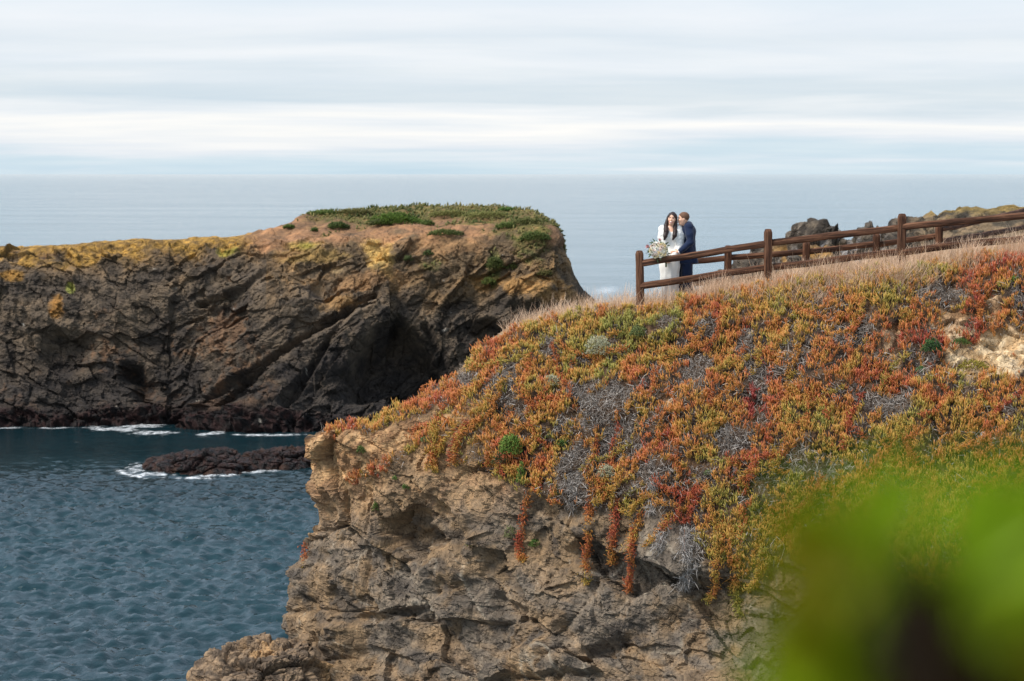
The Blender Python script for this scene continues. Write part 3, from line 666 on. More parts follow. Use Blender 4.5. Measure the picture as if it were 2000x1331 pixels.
# dead grey mats
ND = 42000
pos, nor, tot = sampler(np.maximum(grey_m, .28 * gap) * np.maximum(cover, tongue) * (1 - .7 * bare) * front_g, ND); print('grey area', tot)
g_ = rng.uniform(0, 1, ND)[:, None] ** 1.3
tw = fbm(pos * 1.3, 3, 121)[:, None]
c1 = (S(98, 82, 68) * (1 - g_) + S(200, 192, 184) * g_) * (1 + .25 * tw); c0 = c1 * .72
M_dead = tinted('dead_twig', .9, .1)
o = link('dead_plant_mat', ribbon_mesh('dead_plant_mat', pos + nor * (rng.random(ND) * .09)[:, None], unit(.6 * nor + rng.normal(0, .7, (ND, 3)) + (0, 0, -.1)), rng.uniform(.035, .11, ND), rng.uniform(.006, .012, ND), c0, c1, M_dead, rng.normal(0, .05, (ND, 3))))
tag(o, 'silvery grey dead mats of withered ice plant between the orange growth', 'dead plants', kind='stuff')
# dry grass along the crest
gr = sstep(2.2, 2.9, vrow) * sstep(3.34, 3.06, vrow + .05 * lump + .08 * sstep(1350, 1100, h_px) - .16 * sstep(1420, 1560, h_px) * sstep(1900, 1750, h_px)) * (h_px > 985) * (h_px < 2330)
gr = np.where(vrow < 2.97, gr * .30, gr); gr = np.maximum(gr, .06 * ((vrow >= 2) & (vrow < 2.9) & (h_px > 1050) & (h_px < 2330)))
gr *= np.clip(.55 + 1.2 * fbm(H * 2.0, 3, 131), .12, 1.4) * (1 - .5 * sstep(1240, 1050, h_px))
NG = 28000
pos, nor, tot = sampler(gr, NG); print('grass area', tot)
ln = rng.uniform(.11, .34, NG) * (.8 + .5 * np.clip(fbm(pos * 1.5, 3, 133) + .4, 0, 1)); lean = rng.normal(0, .28, (NG, 3)) + np.array([.05, 0, 0])
kk = rng.random(NG)[:, None]
c0 = S(200, 168, 132) * (1 - kk) + S(176, 146, 110) * kk; c1 = S(242, 216, 190) * (1 - kk) + S(228, 192, 164) * kk
M_grass = tinted('dry_grass_blade', .8, .15, .25)
o = link('dry_grass', ribbon_mesh('dry_grass', pos - (0, 0, .01), unit(up + lean), ln, rng.uniform(.004, .008, NG), c0, c1, M_grass, lean * ln[:, None] * .7))
tag(o, 'pale straw coloured dry grass growing along the crest under the fence', 'grass', kind='stuff')
# thin seed stalks rising above the grass
NS = 1500
pos, nor, tot = sampler(gr * (vrow > 2.8), NS); ln = rng.uniform(.22, .42, NS); lean = rng.normal(0, .14, (NS, 3))
kk = rng.random(NS)[:, None]
o = link('grass_stalks', ribbon_mesh('grass_stalks', pos, unit(up + lean), ln, rng.uniform(.0035, .006, NS), S(190, 160, 120) * kk + S(150, 120, 84) * (1 - kk), S(210, 176, 136) * kk + S(166, 124, 92) * (1 - kk), M_grass, lean * ln[:, None]))
tag(o, 'thin seed stalks standing above the dry grass on the crest', 'grass', kind='stuff')

# runners trailing down over the mats
tb, td, th_, tt_ = [], [], [], []
for k in range(125):
    x = rng.uniform(860, 2050); y0 = np.interp(x, HP, CR) + 40; y1 = min(np.interp(x, HP, LP) - 30, 1000); y = rng.uniform(y0, max(y1, y0 + 10)); an = rng.normal(.5, .45); hk = rng.uniform(.12, .85); pts = []
    for s_ in range(int(rng.integers(4, 9))):
        pts.append((x, y)); an += rng.normal(0, .28); x -= 17 * math.sin(an); y += 17 * math.cos(an)
        if y > np.interp(x, HP, LP) - 12: break
    if len(pts) < 3 or any(((a - cx) / rx) ** 2 + ((b - cy) / ry) ** 2 < 1.0 for a, b in pts for cx, cy, rx, ry in ((1925, 690, 110, 50), (1175, 792, 44, 40), (1744, 676, 20, 50), (1867, 622, 40, 30))): continue
    W = [hit(a, b, 7) for a, b in pts]; path = refine(np.array([a + n_ * .10 for a, n_ in W]), [6] * (len(W) - 1), 0); nn = np.mean([n_ for _, n_ in W], 0)
    m_ = int(5.2 * len(path)); t_ = rng.random(m_) * (len(path) - 1.01); i = t_.astype(int); fr = (t_ - i)[:, None]
    tb.append(path[i] * (1 - fr) + path[i + 1] * fr + rng.normal(0, .026, (m_, 3))); tg = unit(path[i + 1] - path[i])
    td.append(unit(nn * .5 + np.array([0, -.1, .45]) + tg * .35 + rng.normal(0, .42, (m_, 3)))); th_.append(np.full(m_, hk) + rng.normal(0, .05, m_))
tb, td, th_ = np.concatenate(tb), np.concatenate(td), np.concatenate(th_); n = len(tb); print('trailer leaves', n)
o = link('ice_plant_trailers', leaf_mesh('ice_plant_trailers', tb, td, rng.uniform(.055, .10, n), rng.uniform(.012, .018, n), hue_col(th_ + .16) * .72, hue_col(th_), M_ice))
tag(o, 'trailing runners of ice plant lying over the mats of the near slope', 'ice plant', kind='stuff')
# ---- hanging runners of ice plant, each one a plant
def tube(path, r, sides=5):
    path = np.asarray(path, float); n = len(path); T_ = unit(np.gradient(path, axis=0)); ref = np.array([0, 1., 0.2])
    u = unit(np.cross(T_, ref)); v = np.cross(T_, u); r = np.broadcast_to(r, (n,))
    V = np.stack([path + (u * math.cos(2 * math.pi * k / sides) + v * math.sin(2 * math.pi * k / sides)) * r[:, None] for k in range(sides)], 0)
    return V.reshape(-1, 3), grid_quads(sides, n, wrap=True)
M_stem = plain('runner_stem', S(120, 84, 66), .8, .2)
def strand(pts, hue0, label, dens=190, w=.065, grp='runners of ice plant hanging down the cliff', dead=False):
    W = np.array([hit(x, y)[0] + hit(x, y)[1] * .05 for x, y in pts]); W[:, 1] = np.minimum(W[:, 1], np.minimum.accumulate(W[:, 1]) + .25)
    path = refine(W, [10] * (len(W) - 1), 0)
    root = empty('ice_plant_runner', path[0]); tag(root, label, 'ice plant', grp)
    off = path[0]
    V, q = tube(path - off, .007); link('stem', mesh_np('stem', V, quads=q, mat=M_stem), root)
    L = np.linalg.norm(np.diff(path, axis=0), axis=1).sum(); n = int(dens * L * 2.2)
    t = rng.random(n) * (len(path) - 1); i = np.minimum(t.astype(int), len(path) - 2); f = (t - i)[:, None]
    b_ = path[i] * (1 - f) + path[i + 1] * f + rng.normal(0, w * .55, (n, 3)) * (1, .6, .5); tang = unit(path[i + 1] - path[i])
    dd = unit(rng.normal(0, .6, (n, 3)) + np.array([0, -.35, .35]) + tang * .45)
    h = hue0 + .14 + .35 * fbm(b_ * 2.5, 2, 3) + rng.normal(0, .09, n) + .30 * (t / len(path)) ** 3
    if dead:
        g_ = rng.random((n, 1)); c1 = S(104, 94, 86) * (1 - g_) + S(206, 200, 194) * g_
        link('leaves', ribbon_mesh('leaves', b_ - off, dd, rng.uniform(.04, .10, n), rng.uniform(.005, .009, n), c1 * .75, c1, M_dead, rng.normal(0, .04, (n, 3)) + (0, 0, -.04)), root); return
    link('leaves', leaf_mesh('leaves', b_ - off, dd, rng.uniform(.05, .09, n), rng.uniform(.011, .017, n), hue_col(h + .15) * .85, hue_col(h), M_ice), root)
strand([(1032, 940), (1026, 990), (1020, 1040), (1018, 1085), (1024, 1098)], .12, 'long rust-red ice plant runner hanging leftmost on the tan cliff below the lip')
strand([(1158, 950), (1152, 1000), (1148, 1050), (1148, 1100), (1150, 1138)], .25, 'orange-brown ice plant runner with a green tip, second from left')
strand([(1201, 960), (1200, 1010), (1200, 1060), (1199, 1105)], .10, 'thin straight dark red ice plant runner between two thicker hanging ones')
strand([(1238, 1030), (1234, 1080), (1230, 1125), (1222, 1156)], .14, 'short red ice plant runner with its tip curled to the left')
strand([(1395, 1010), (1402, 1060), (1398, 1110), (1398, 1150), (1375, 1170)], .45, 'orange and yellow ice plant runner ending in a leftward hook', w=.07)
strand([(1450, 1020), (1446, 1080), (1440, 1130), (1443, 1170), (1447, 1205)], .55, 'longest yellow-orange ice plant runner, reaching lowest down the grey rock', w=.08)
strand([(1470, 1040), (1488, 1090), (1480, 1140), (1462, 1155)], .45, 'looped orange ice plant runner at the edge of the blurred leaves', w=.08)
strand([(1430, 1030), (1428, 1080), (1430, 1110)], .35, 'short brown-orange ice plant runner tucked beside the longest one')
strand([(848, 850), (848, 890), (846, 922)], .12, 'short red ice plant runner dropping down the tan rock near the nose')
strand([(596, 1060), (600, 1085), (594, 1110)], .10, 'small red ice plant tuft clinging to the left edge of the cliff', dens=110)
strand([(1905, 560), (1908, 600), (1912, 650)], .04, 'dark crimson ice plant runner hanging over the bare pale soil')
strand([(1255, 1000), (1246, 1040), (1228, 1075)], .30, 'broad orange ice plant runner slanting left over the cliff lip', w=.09)
strand([(1500, 1000), (1512, 1060), (1505, 1100)], .62, 'yellow-green ice plant runner spilling beside the blurred leaves', w=.09)
strand([(1335, 1030), (1334, 1080), (1338, 1120), (1332, 1152)], 0, 'long grey dead runner hanging between the red and the hooked orange ones', 420, .09, dead=True)
strand([(1362, 1030), (1360, 1070), (1352, 1110)], 0, 'grey dead runner just left of the hooked orange one', 420, .08, dead=True)
strand([(1300, 1040), (1296, 1060), (1285, 1078)], 0, 'short wide grey dead tangle over the cliff lip', 420, .10, dead=True)
strand([(1118, 930), (1118, 960), (1120, 988)], 0, 'short grey dead runner over the lip left of the orange-brown one', 420, .08, dead=True)
strand([(1277, 935), (1276, 970), (1272, 1000)], 0, 'grey dead runner crossing the brown ledge below the slope', 420, .08, dead=True)
strand([(1175, 945), (1172, 970), (1160, 985)], .3, 'short orange runner arching over the lip towards the left', w=.08)
strand([(1310, 1000), (1300, 1035), (1262, 1062)], .4, 'wide golden runner sweeping down left along the lip', w=.10)
strand([(1412, 1010), (1410, 1050), (1416, 1085)], .3, 'rust coloured runner close beside the hooked one', w=.08)
strand([(1060, 900), (1058, 935), (1050, 960)], .15, 'short red runner over the lip just right of the green trailing plant', w=.08)
# bleached bare stems lying on the mats
M_twig = plain('bleached_twig', S(176, 166, 154), .8, .2)
for pts, lab in (([(1000, 822), (1015, 818), (1028, 800), (1022, 790)], 'bleached forked twig above the green rosette plant'), ([(985, 826), (1000, 832), (1010, 838)], 'short bleached twig lying on brown soil'), ([(1262, 738), (1255, 745), (1252, 758), (1260, 764)], 'curved white bare stem in a dark hollow of the slope'), ([(1240, 800), (1290, 786), (1330, 770), (1370, 740)], 'long grey stem running along the bare strip'), ([(1500, 1040), (1530, 1075), (1520, 1110)], 'pale dead stem hanging beside the blurred leaves'), ([(1430, 768), (1480, 770), (1500, 760)], 'thin grey stem on the slope below the couple')):
    W = np.array([hit(x, y)[0] + hit(x, y)[1] * .09 for x, y in pts]); path = refine(W, [8] * (len(W) - 1), 0); V, q = tube(path - path[0], np.linspace(.006, .003, len(path)))
    o = link('bare_twig', mesh_np('bare_twig', V, quads=q, mat=M_twig), loc=path[0]); tag(o, lab, 'twig', 'bleached twigs on the slope')

# ---- small shrubs and rosettes
M_leafy = tinted('shrub_leaf', .6, .25, .2)
M_wood = plain('shrub_stem', S(92, 72, 56), .9, .1)
def shrub(name, label, cat, c, nrm, rx, ry, rz, n, ls, ca, cb_, grp=None, tilt=.35):
    root = empty(name, c); tag(root, label, cat, grp)
    nrm = unit(unit(nrm) * tilt + up); 
    dv = unit(rng.normal(size=(n, 3))); dv[:, 2] = np.abs(dv[:, 2]) * 1.0 - .12
    lob = 1 + .28 * fbm(dv * 2.2 + rng.random(3) * 9, 3, 5)
    rad = rng.random(n) ** .28
    p_ = dv * np.array([rx, ry, rz]) * (lob * rad)[:, None] + nrm * .02
    k = np.clip(rng.random(n) * .8 + .25 * fbm(p_ / max(rx, rz) * 3, 2, 8), 0, 1)[:, None]
    cc = (ca * (1 - k) + cb_ * k) * rng.uniform(.8, 1.15, (n, 1))
    link('foliage', leaf_mesh('foliage', p_, unit(dv + rng.normal(0, .5, (n, 3)) + (0, 0, .35)), rng.uniform(.7, 1.3, n) * ls, rng.uniform(.32, .5, n) * ls, cc * .8, cc, M_leafy), root)
    VV, QQ, off = [], [], 0
    for k in range(7):
        e = unit(rng.normal(size=3)); e[2] = abs(e[2]) + .3; e = e * np.array([rx, ry, rz]) * .75
        V, q = tube(np.array([(0, 0, -.06), e * .5 + (0, 0, -.01), e]), np.array([.05, .035, .015]) * rz * .8, 4); VV.append(V); QQ.append(q + off); off += len(V)
    link('stems', mesh_np('stems', np.concatenate(VV), quads=np.concatenate(QQ), mat=M_wood), root)
    return root
def near_shrub(px, py, wpx, hpx, ca, cb_, lab, n=700, ls=.035, cat='plant', nm='low_shrub', grp=None):
    c, nn = hit(px, py + hpx * .4); s = c[1] / F
    shrub(nm, lab, cat, c + nn * .03, nn, wpx * s * .5, wpx * s * .5, hpx * s * .85, n, ls, ca, cb_, grp)
gp1, gp2 = S(176, 176, 140), S(210, 206, 178); gg1, gg2 = S(66, 92, 44), S(112, 140, 62)
near_shrub(1168, 675, 56, 40, gp1, gp2, 'pale grey-green dome of buckwheat on the slope left of the fence end', 1500, .034, nm='buckwheat')
near_shrub(1249, 648, 38, 24, S(88, 102, 62), S(132, 142, 84), 'low grey-green clump below the end post of the fence', 700, .035)
near_shrub(1075, 745, 36, 22, gp1 * .9, gp2 * .9, 'faded pale buckwheat tuft above the grey mat', 420, .034, nm='buckwheat')
near_shrub(1186, 923, 34, 26, gp1, gp2 * .95, 'pale buckwheat tuft low on the slope above hanging runners', 520, .034, nm='buckwheat')
near_shrub(997, 866, 44, 42, S(84, 112, 44), S(142, 168, 78), 'bright green rosette plant at the top of the tan cliff', 900, .045, nm='rosette_plant')
near_shrub(985, 895, 40, 26, S(58, 62, 38), S(96, 100, 56), 'dark olive skirt of leaves beneath the bright rosette plant', 420, .04, nm='rosette_plant')
near_shrub(1018, 925, 16, 44, S(84, 108, 44), S(128, 152, 70), 'narrow green plant trailing down beside the rosette', 360, .035, nm='rosette_plant')
near_shrub(1101, 867, 22, 16, gg1, S(112, 146, 74), 'small green tuft among the orange ice plant right of the rosette', 260, .035)
near_shrub(1075, 850, 13, 12, gg1, gg2, 'tiny green tuft left of a slightly larger one', 120, .03)
near_shrub(1820, 676, 34, 26, S(52, 82, 46), S(88, 124, 66), 'round dark green shrublet at the edge of the pale scar', 700, .036)
near_shrub(1872, 668, 34, 12, S(66, 90, 44), S(104, 128, 56), 'flat green tuft along the top of the pale scar', 300, .03)
near_shrub(1798, 726, 20, 12, S(66, 98, 56), S(100, 132, 74), 'small green tuft left below the pale scar', 200, .03)
near_shrub(1900, 715, 60, 16, S(138, 128, 52), S(176, 160, 70), 'yellow-green sprig reaching across the pale scar', 320, .045)
near_shrub(1984, 550, 16, 12, S(96, 130, 46), S(140, 170, 66), 'bright green tuft near the right edge under the crest', 160, .035)
near_shrub(706, 878, 16, 15, S(70, 88, 40), S(112, 132, 66), 'little green tuft on the tan rock near the nose', 160, .034)
near_shrub(832, 862, 18, 10, S(96, 112, 66), S(140, 152, 96), 'small sage tuft beside the red runner', 160, .03)
near_shrub(737, 988, 12, 20, S(70, 90, 40), S(112, 136, 60), 'narrow green tuft in a crack under the nose', 130, .034)
near_shrub(920, 1062, 14, 13, S(116, 124, 34), S(158, 160, 50), 'single moss-yellow cushion on the dark cliff face', 160, .028)
near_shrub(1000, 1042, 30, 26, S(96, 104, 64), S(150, 150, 104), 'sage tuft left of the longest red runner', 300, .035)
near_shrub(1046, 1056, 22, 16, gg1, gg2, 'green tuft right of the leftmost red runner', 220, .034)
near_shrub(1385, 925, 16, 10, gg1, gg2, 'tiny green tuft in the middle of the lower slope', 110, .03)
near_shrub(1090, 958, 20, 16, S(70, 80, 40), S(110, 118, 60), 'dull green tuft at the lip between red runners', 180, .034)
near_shrub(795, 950, 14, 10, gg1, gg2, 'tiny green tuft under the creeping red runner', 110, .03)
near_shrub(772, 935, 10, 8, gg1, gg2, 'tiniest green tuft on the creeping runner', 70, .028)
# white blossom on the slope
c, nn = hit(1917, 858)
root = empty('white_flower', c + nn * .1); tag(root, 'single white blossom low on the right of the ice plant slope', 'flower')
VV, QQ = [], []
for k in range(14):
    a = 2 * math.pi * k / 14; dv = np.array([math.cos(a), -.35, math.sin(a)]); s_ = np.array([-math.sin(a), 0, math.cos(a)]) * .009
    VV += [s_ * .5, -s_ * .5, dv * .04 - s_, dv * .04 + s_]; QQ.append([4 * k, 4 * k + 1, 4 * k + 2, 4 * k + 3])
link('petals', mesh_np('petals', np.array(VV), quads=np.array(QQ), mat=plain('petal_white', (.8, .8, .78), .6, .2, .05)), root)
V, q = tube(np.array([(0, 0, 0), (.005, .03, -.05), (0, .07, -.12)]), .005); link('stalk', mesh_np('stalk', V, quads=q, mat=M_stem), root)

# ---- shrubs on the promontory top
def far_shrub(px, py, wpx, hpx, ca, cb_, lab, n=700, ls=.16):
    c, nn = hit_far(px, py + hpx * .45); s = c[1] / F
    shrub('coastal_shrub', lab, 'shrub', c, nn, wpx * s * .6, wpx * s * .42, hpx * s * .62, n, ls, ca, cb_, 'shrubs on the promontory', .2)
fg1, fg2 = S(64, 80, 34), S(104, 120, 52)
far_shrub(772, 422, 86, 30, S(66, 90, 30), S(106, 132, 48), 'largest bright green bush on the promontory crest', 2200)
far_shrub(632, 414, 54, 11, fg1, fg2, 'flat green bush at the left end of the promontory crest', 700)
far_shrub(692, 411, 60, 11, S(92, 92, 50), S(130, 122, 70), 'olive scrub left of the largest promontory bush', 700)
far_shrub(660, 438, 36, 18, S(58, 74, 34), S(92, 106, 50), 'round green bush on the bare orange earth', 700)
far_shrub(566, 443, 18, 8, fg1, fg2, 'small bush on the bare earth at the step of the ridge', 260)
far_shrub(614, 449, 10, 7, fg1 * .8, fg2 * .8, 'tiny bush between two larger ones on orange earth', 120)
far_shrub(742, 432, 36, 16, S(62, 70, 36), S(96, 100, 52), 'dark scrub at the left foot of the largest bush', 500)
far_shrub(836, 434, 22, 12, fg1, fg2, 'small bush on orange earth right of the largest one', 260)
far_shrub(880, 416, 70, 14, S(96, 100, 50), S(140, 134, 76), 'olive scrub in the middle of the promontory crest', 900)
far_shrub(870, 452, 56, 14, S(70, 84, 40), S(110, 116, 58), 'grey-green scrub hanging over the cliff top centre', 700)
far_shrub(994, 408, 30, 7, S(66, 96, 40), S(100, 134, 56), 'small vivid green bush on the right of the crest', 300)
far_shrub(950, 418, 80, 14, S(104, 110, 54), S(148, 142, 84), 'pale green scrub right of centre on the crest', 900)
far_shrub(1030, 430, 50, 16, S(80, 88, 44), S(120, 118, 66), 'dull green scrub where the crest starts to drop', 600)
far_shrub(1046, 456, 50, 24, S(70, 86, 38), S(108, 118, 58), 'green scrub draped on the right shoulder of the promontory', 700)
far_shrub(990, 438, 36, 16, S(74, 92, 42), S(112, 124, 60), 'mid green scrub patch below the vivid bush', 500)
far_shrub(966, 508, 26, 30, S(66, 78, 34), S(100, 104, 50), 'hanging green scrub on the cliff face right of centre', 500)
far_shrub(955, 548, 22, 16, S(74, 84, 36), S(104, 112, 50), 'lowest green scrub patch on the cliff face', 300)
far_shrub(1000, 512, 22, 24, S(70, 80, 38), S(104, 108, 54), 'small scrub patch beside the hanging one', 300)
far_shrub(1060, 530, 34, 16, S(84, 84, 44), S(116, 108, 60), 'brownish scrub on the ochre rock of the right face', 300)
far_shrub(835, 492, 14, 12, S(60, 72, 36), S(90, 100, 50), 'small dark bush below the centre of the cliff top', 160)
far_shrub(798, 504, 14, 12, S(58, 70, 36), S(84, 92, 48), 'small dark bush beside the yellow rock', 160)

# low scrub spreading between the promontory bushes
cell = (green * (vr < 5.2) * (t_px > 560))[:-1, :-1]; ar = np.linalg.norm(np.cross(T[1:, :-1] - T[:-1, :-1], T[:-1, 1:] - T[:-1, :-1]), axis=-1); pr = (cell ** 1.5 * ar).ravel()
NP = 9000; kx = rng.choice(len(pr), NP, p=pr / pr.sum()); i, j = np.unravel_index(kx, cell.shape); pos = T[i, j] + (T[i + 1, j + 1] - T[i, j]) * rng.random((NP, 1)) + (0, 0, .02)
kk = np.clip(.5 + 1.1 * fbm(pos * .6, 3, 5) + rng.normal(0, .2, NP), 0, 1)[:, None]; cc = S(74, 86, 40) * (1 - kk) + S(142, 132, 80) * kk
o = link('promontory_scrub', leaf_mesh('promontory_scrub', pos, unit(up + rng.normal(0, .6, (NP, 3))), rng.uniform(.12, .34, NP), rng.uniform(.08, .16, NP), cc * .8, cc, M_leafy))
tag(o, 'low grey-green scrub spread over the top of the far promontory', 'scrub', kind='stuff')

# ================================================================== fences
def wood_mat(name, c0, c1, c2):
    m, t, b = material(name)
    tc = t.new('ShaderNodeTexCoord').outputs['Object']; oi = t.new('ShaderNodeObjectInfo').outputs['Random']
    v = t.new('ShaderNodeVectorMath', operation='ADD', ins={0: tc, 1: t.new('ShaderNodeCombineXYZ', ins={0: t.math('MULTIPLY', oi, 37.0), 1: t.math('MULTIPLY', oi, 11.0), 2: oi}).outputs[0]}).outputs[0]
    g = t.noise(t.mapping(v, (26, 26, 1.6)), 1.0, 6, .65, .6); g2 = t.noise(t.mapping(v, (5, 5, .9)), 1.0, 4, .6); g3 = t.noise(t.mapping(v, (70, 70, 3)), 1.0, 4, .6)
    c = t.ramp(g, [(.28, c0 * .6), (.40, c0), (.52, c1), (.74, c2)]); c = t.mix(.7, c, t.ramp(g2, [(.3, (.6, .58, .56)), (.7, (1.35, 1.3, 1.25))]), 'MULTIPLY'); c = t.mix(.6, c, t.ramp(g3, [(.35, (.5, .5, .5)), (.6, (1.1, 1.1, 1.1))]), 'MULTIPLY')
    t.l.new(c, b.inputs['Base Color']); b.inputs['Roughness'].default_value = .8; b.inputs['Specular IOR Level'].default_value = .2
    bn = t.new('ShaderNodeBump', ins={'Strength': .8, 'Distance': .012, 'Height': t.math('ADD', g, t.math('MULTIPLY', g3, .5))}); t.l.new(bn.outputs[0], b.inputs['Normal'])
    return m
M_fence = wood_mat('weathered_redwood', S(54, 36, 27), S(92, 62, 46), S(140, 104, 80))
def beam(w_, h_, L, seed, post=False, sag=0.0, ring=14, n=26):
    "roughly squared timber along local Z, worn edges, slightly twisted and bowed"
    th = np.linspace(0, 2 * math.pi, ring, endpoint=False)[:, None]; z = np.linspace(0, 1, n)[None, :]
    pw = .42 if post else .60
    cx = np.sign(np.cos(th)) * np.abs(np.cos(th)) ** pw; cy = np.sign(np.sin(th)) * np.abs(np.sin(th)) ** pw
    tap = np.ones_like(z)
    if post: tap = 1 - .30 * sstep(.965, 1.0, z)
    else: tap = 1 - .30 * sstep(.045, 0, z) - .30 * sstep(.955, 1, z)
    V = np.stack([cx * w_ * .5 * tap, cy * h_ * .5 * tap, z * L + 0 * th], -1)
    V[..., :2] *= (1 + .10 * fbm(V * (7, 7, 1.6) + seed * 3.1, 3, seed))[..., None]
    tw_ = .10 * fbm(np.stack([0 * z, 0 * z, z * L * .5 + seed], -1), 2, 9); c, s = np.cos(tw_), np.sin(tw_)
    x, y = V[..., 0] * c - V[..., 1] * s, V[..., 0] * s + V[..., 1] * c
    V[..., 0] = x + .018 * fbm(np.stack([0 * z, 0 * z + 3, z * L * .8 + seed], -1), 2, 4) * (0 if post else 1.6); V[..., 1] = y - sag * 4 * z * (1 - z) + .015 * fbm(np.stack([0 * z + 5, 0 * z, z * L * .9 + seed], -1), 2, 4)
    q = grid_quads(ring, n, wrap=True)
    vs = np.concatenate([V.reshape(-1, 3), V[:, 0].mean(0)[None], V[:, -1].mean(0)[None] + (0, 0, .006)])
    i = np.arange(ring); a, b = ring * n, ring * n + 1
    tr = np.concatenate([np.stack([i * n, (i + 1) % ring * n * 0 + ((i + 1) % ring) * n, np.full(ring, a)], -1)[:, ::-1], np.stack([i * n + n - 1, ((i + 1) % ring) * n + n - 1, np.full(ring, b)], -1)])
    return mesh_np('beam', vs, quads=q, tris=tr, mat=M_fence)
def place_beam(name, parent, a, b, w_, h_, seed, post=False, sag=0.0):
    a, b = Vector([float(c) for c in a]), Vector([float(c) for c in b]); d_ = b - a
    zax = d_.normalized(); xax = Vector((0, 1, 0)) if not post else Vector((1, 0, 0))
    yax = zax.cross(xax).normalized(); xax = yax.cross(zax)
    if not post and yax.z < 0: pass
    m_ = Matrix((xax, yax, zax)).transposed().to_4x4(); m_.translation = a
    o = link(name, beam(w_, h_, d_.length, seed, post, sag), parent)
    o.matrix_world = m_ if not parent else m_
    o.matrix_local = parent.matrix_world.inverted() @ m_ if parent else m_
    return o
def fence(name, label, posts, rails, pw, rw):
    pts = []
    b0 = posts[0]; root = empty(name, P(b0[0], b0[1], b0[2])); root.location.z = ground_z(root.location.x, root.location.y); bpy.context.view_layer.update(); tag(root, label, 'fence', 'rail fences along the cliff path')
    for k, (px, ytop, D, lean_) in enumerate(posts):
        t_ = P(px, ytop, D); gz = ground_z(t_[0], t_[1]); b_ = np.array([t_[0] + lean_, t_[1], gz - .45])
        place_beam('post', root, b_, t_, pw, pw * .95, 10 + k + int(px) % 7, True)
    for k, (x0, y0, D0, x1, y1, D1, sag) in enumerate(rails):
        a, b = P(x0, y0, D0), P(x1, y1, D1)
        place_beam('rail', root, a, b, rw * .8, rw, 40 + k * 3 + int(x0) % 11, False, sag)
    return root
d1, d2, d3, d4 = 36.75, 36.35, 36.0, 35.7
fence('rail_fence', 'brown post and rail fence nearest the viewer, climbing to the right past the couple',
      [(1249, 490, d1, .03), (1500.5, 448, d2, 0), (1762, 418, d3, 0), (2034, 386, d4, 0)],
      [(1248, 516, d1 - .03, 1506, 475, d2 - .03, .0), (1495, 476, d2 + .03, 1770, 444, d3 + .03, .0), (1755, 444, d3 - .03, 2040, 418, d4 - .03, .0),
       (1248, 560, d1 - .03, 1506, 521, d2 - .03, .0), (1495, 523, d2 + .03, 1770, 490, d3 + .03, .015), (1755, 495, d3 - .03, 2040, 464, d4 - .03, -.03)], .152, .125)
e = 39.6
fence('rail_fence', 'second brown rail fence behind the path, with closer posts, turning away uphill',
      [(1346, 492, e, 0), (1422, 480, e, 0), (1575, 472, e, 0), (1712, 457, e, 0), (1834, 440, e, 0), (2062, 392, 51, 0)],
      [(1340, 513, e, 1427, 504, e, 0), (1416, 504, e + .04, 1580, 491, e + .04, .01), (1569, 493, e, 1717, 476, e, 0), (1706, 479, e + .04, 1839, 460, e + .04, 0), (1830, 450, e, 2066, 395, 51, .02),
       (1340, 556, e, 1427, 546, e, 0), (1416, 553, e + .04, 1580, 532, e + .04, 0), (1569, 533, e, 1717, 515, e, 0), (1706, 517, e + .04, 1839, 499, e + .04, 0), (1830, 473, e, 2066, 430, 51, .03)], .148, .115)
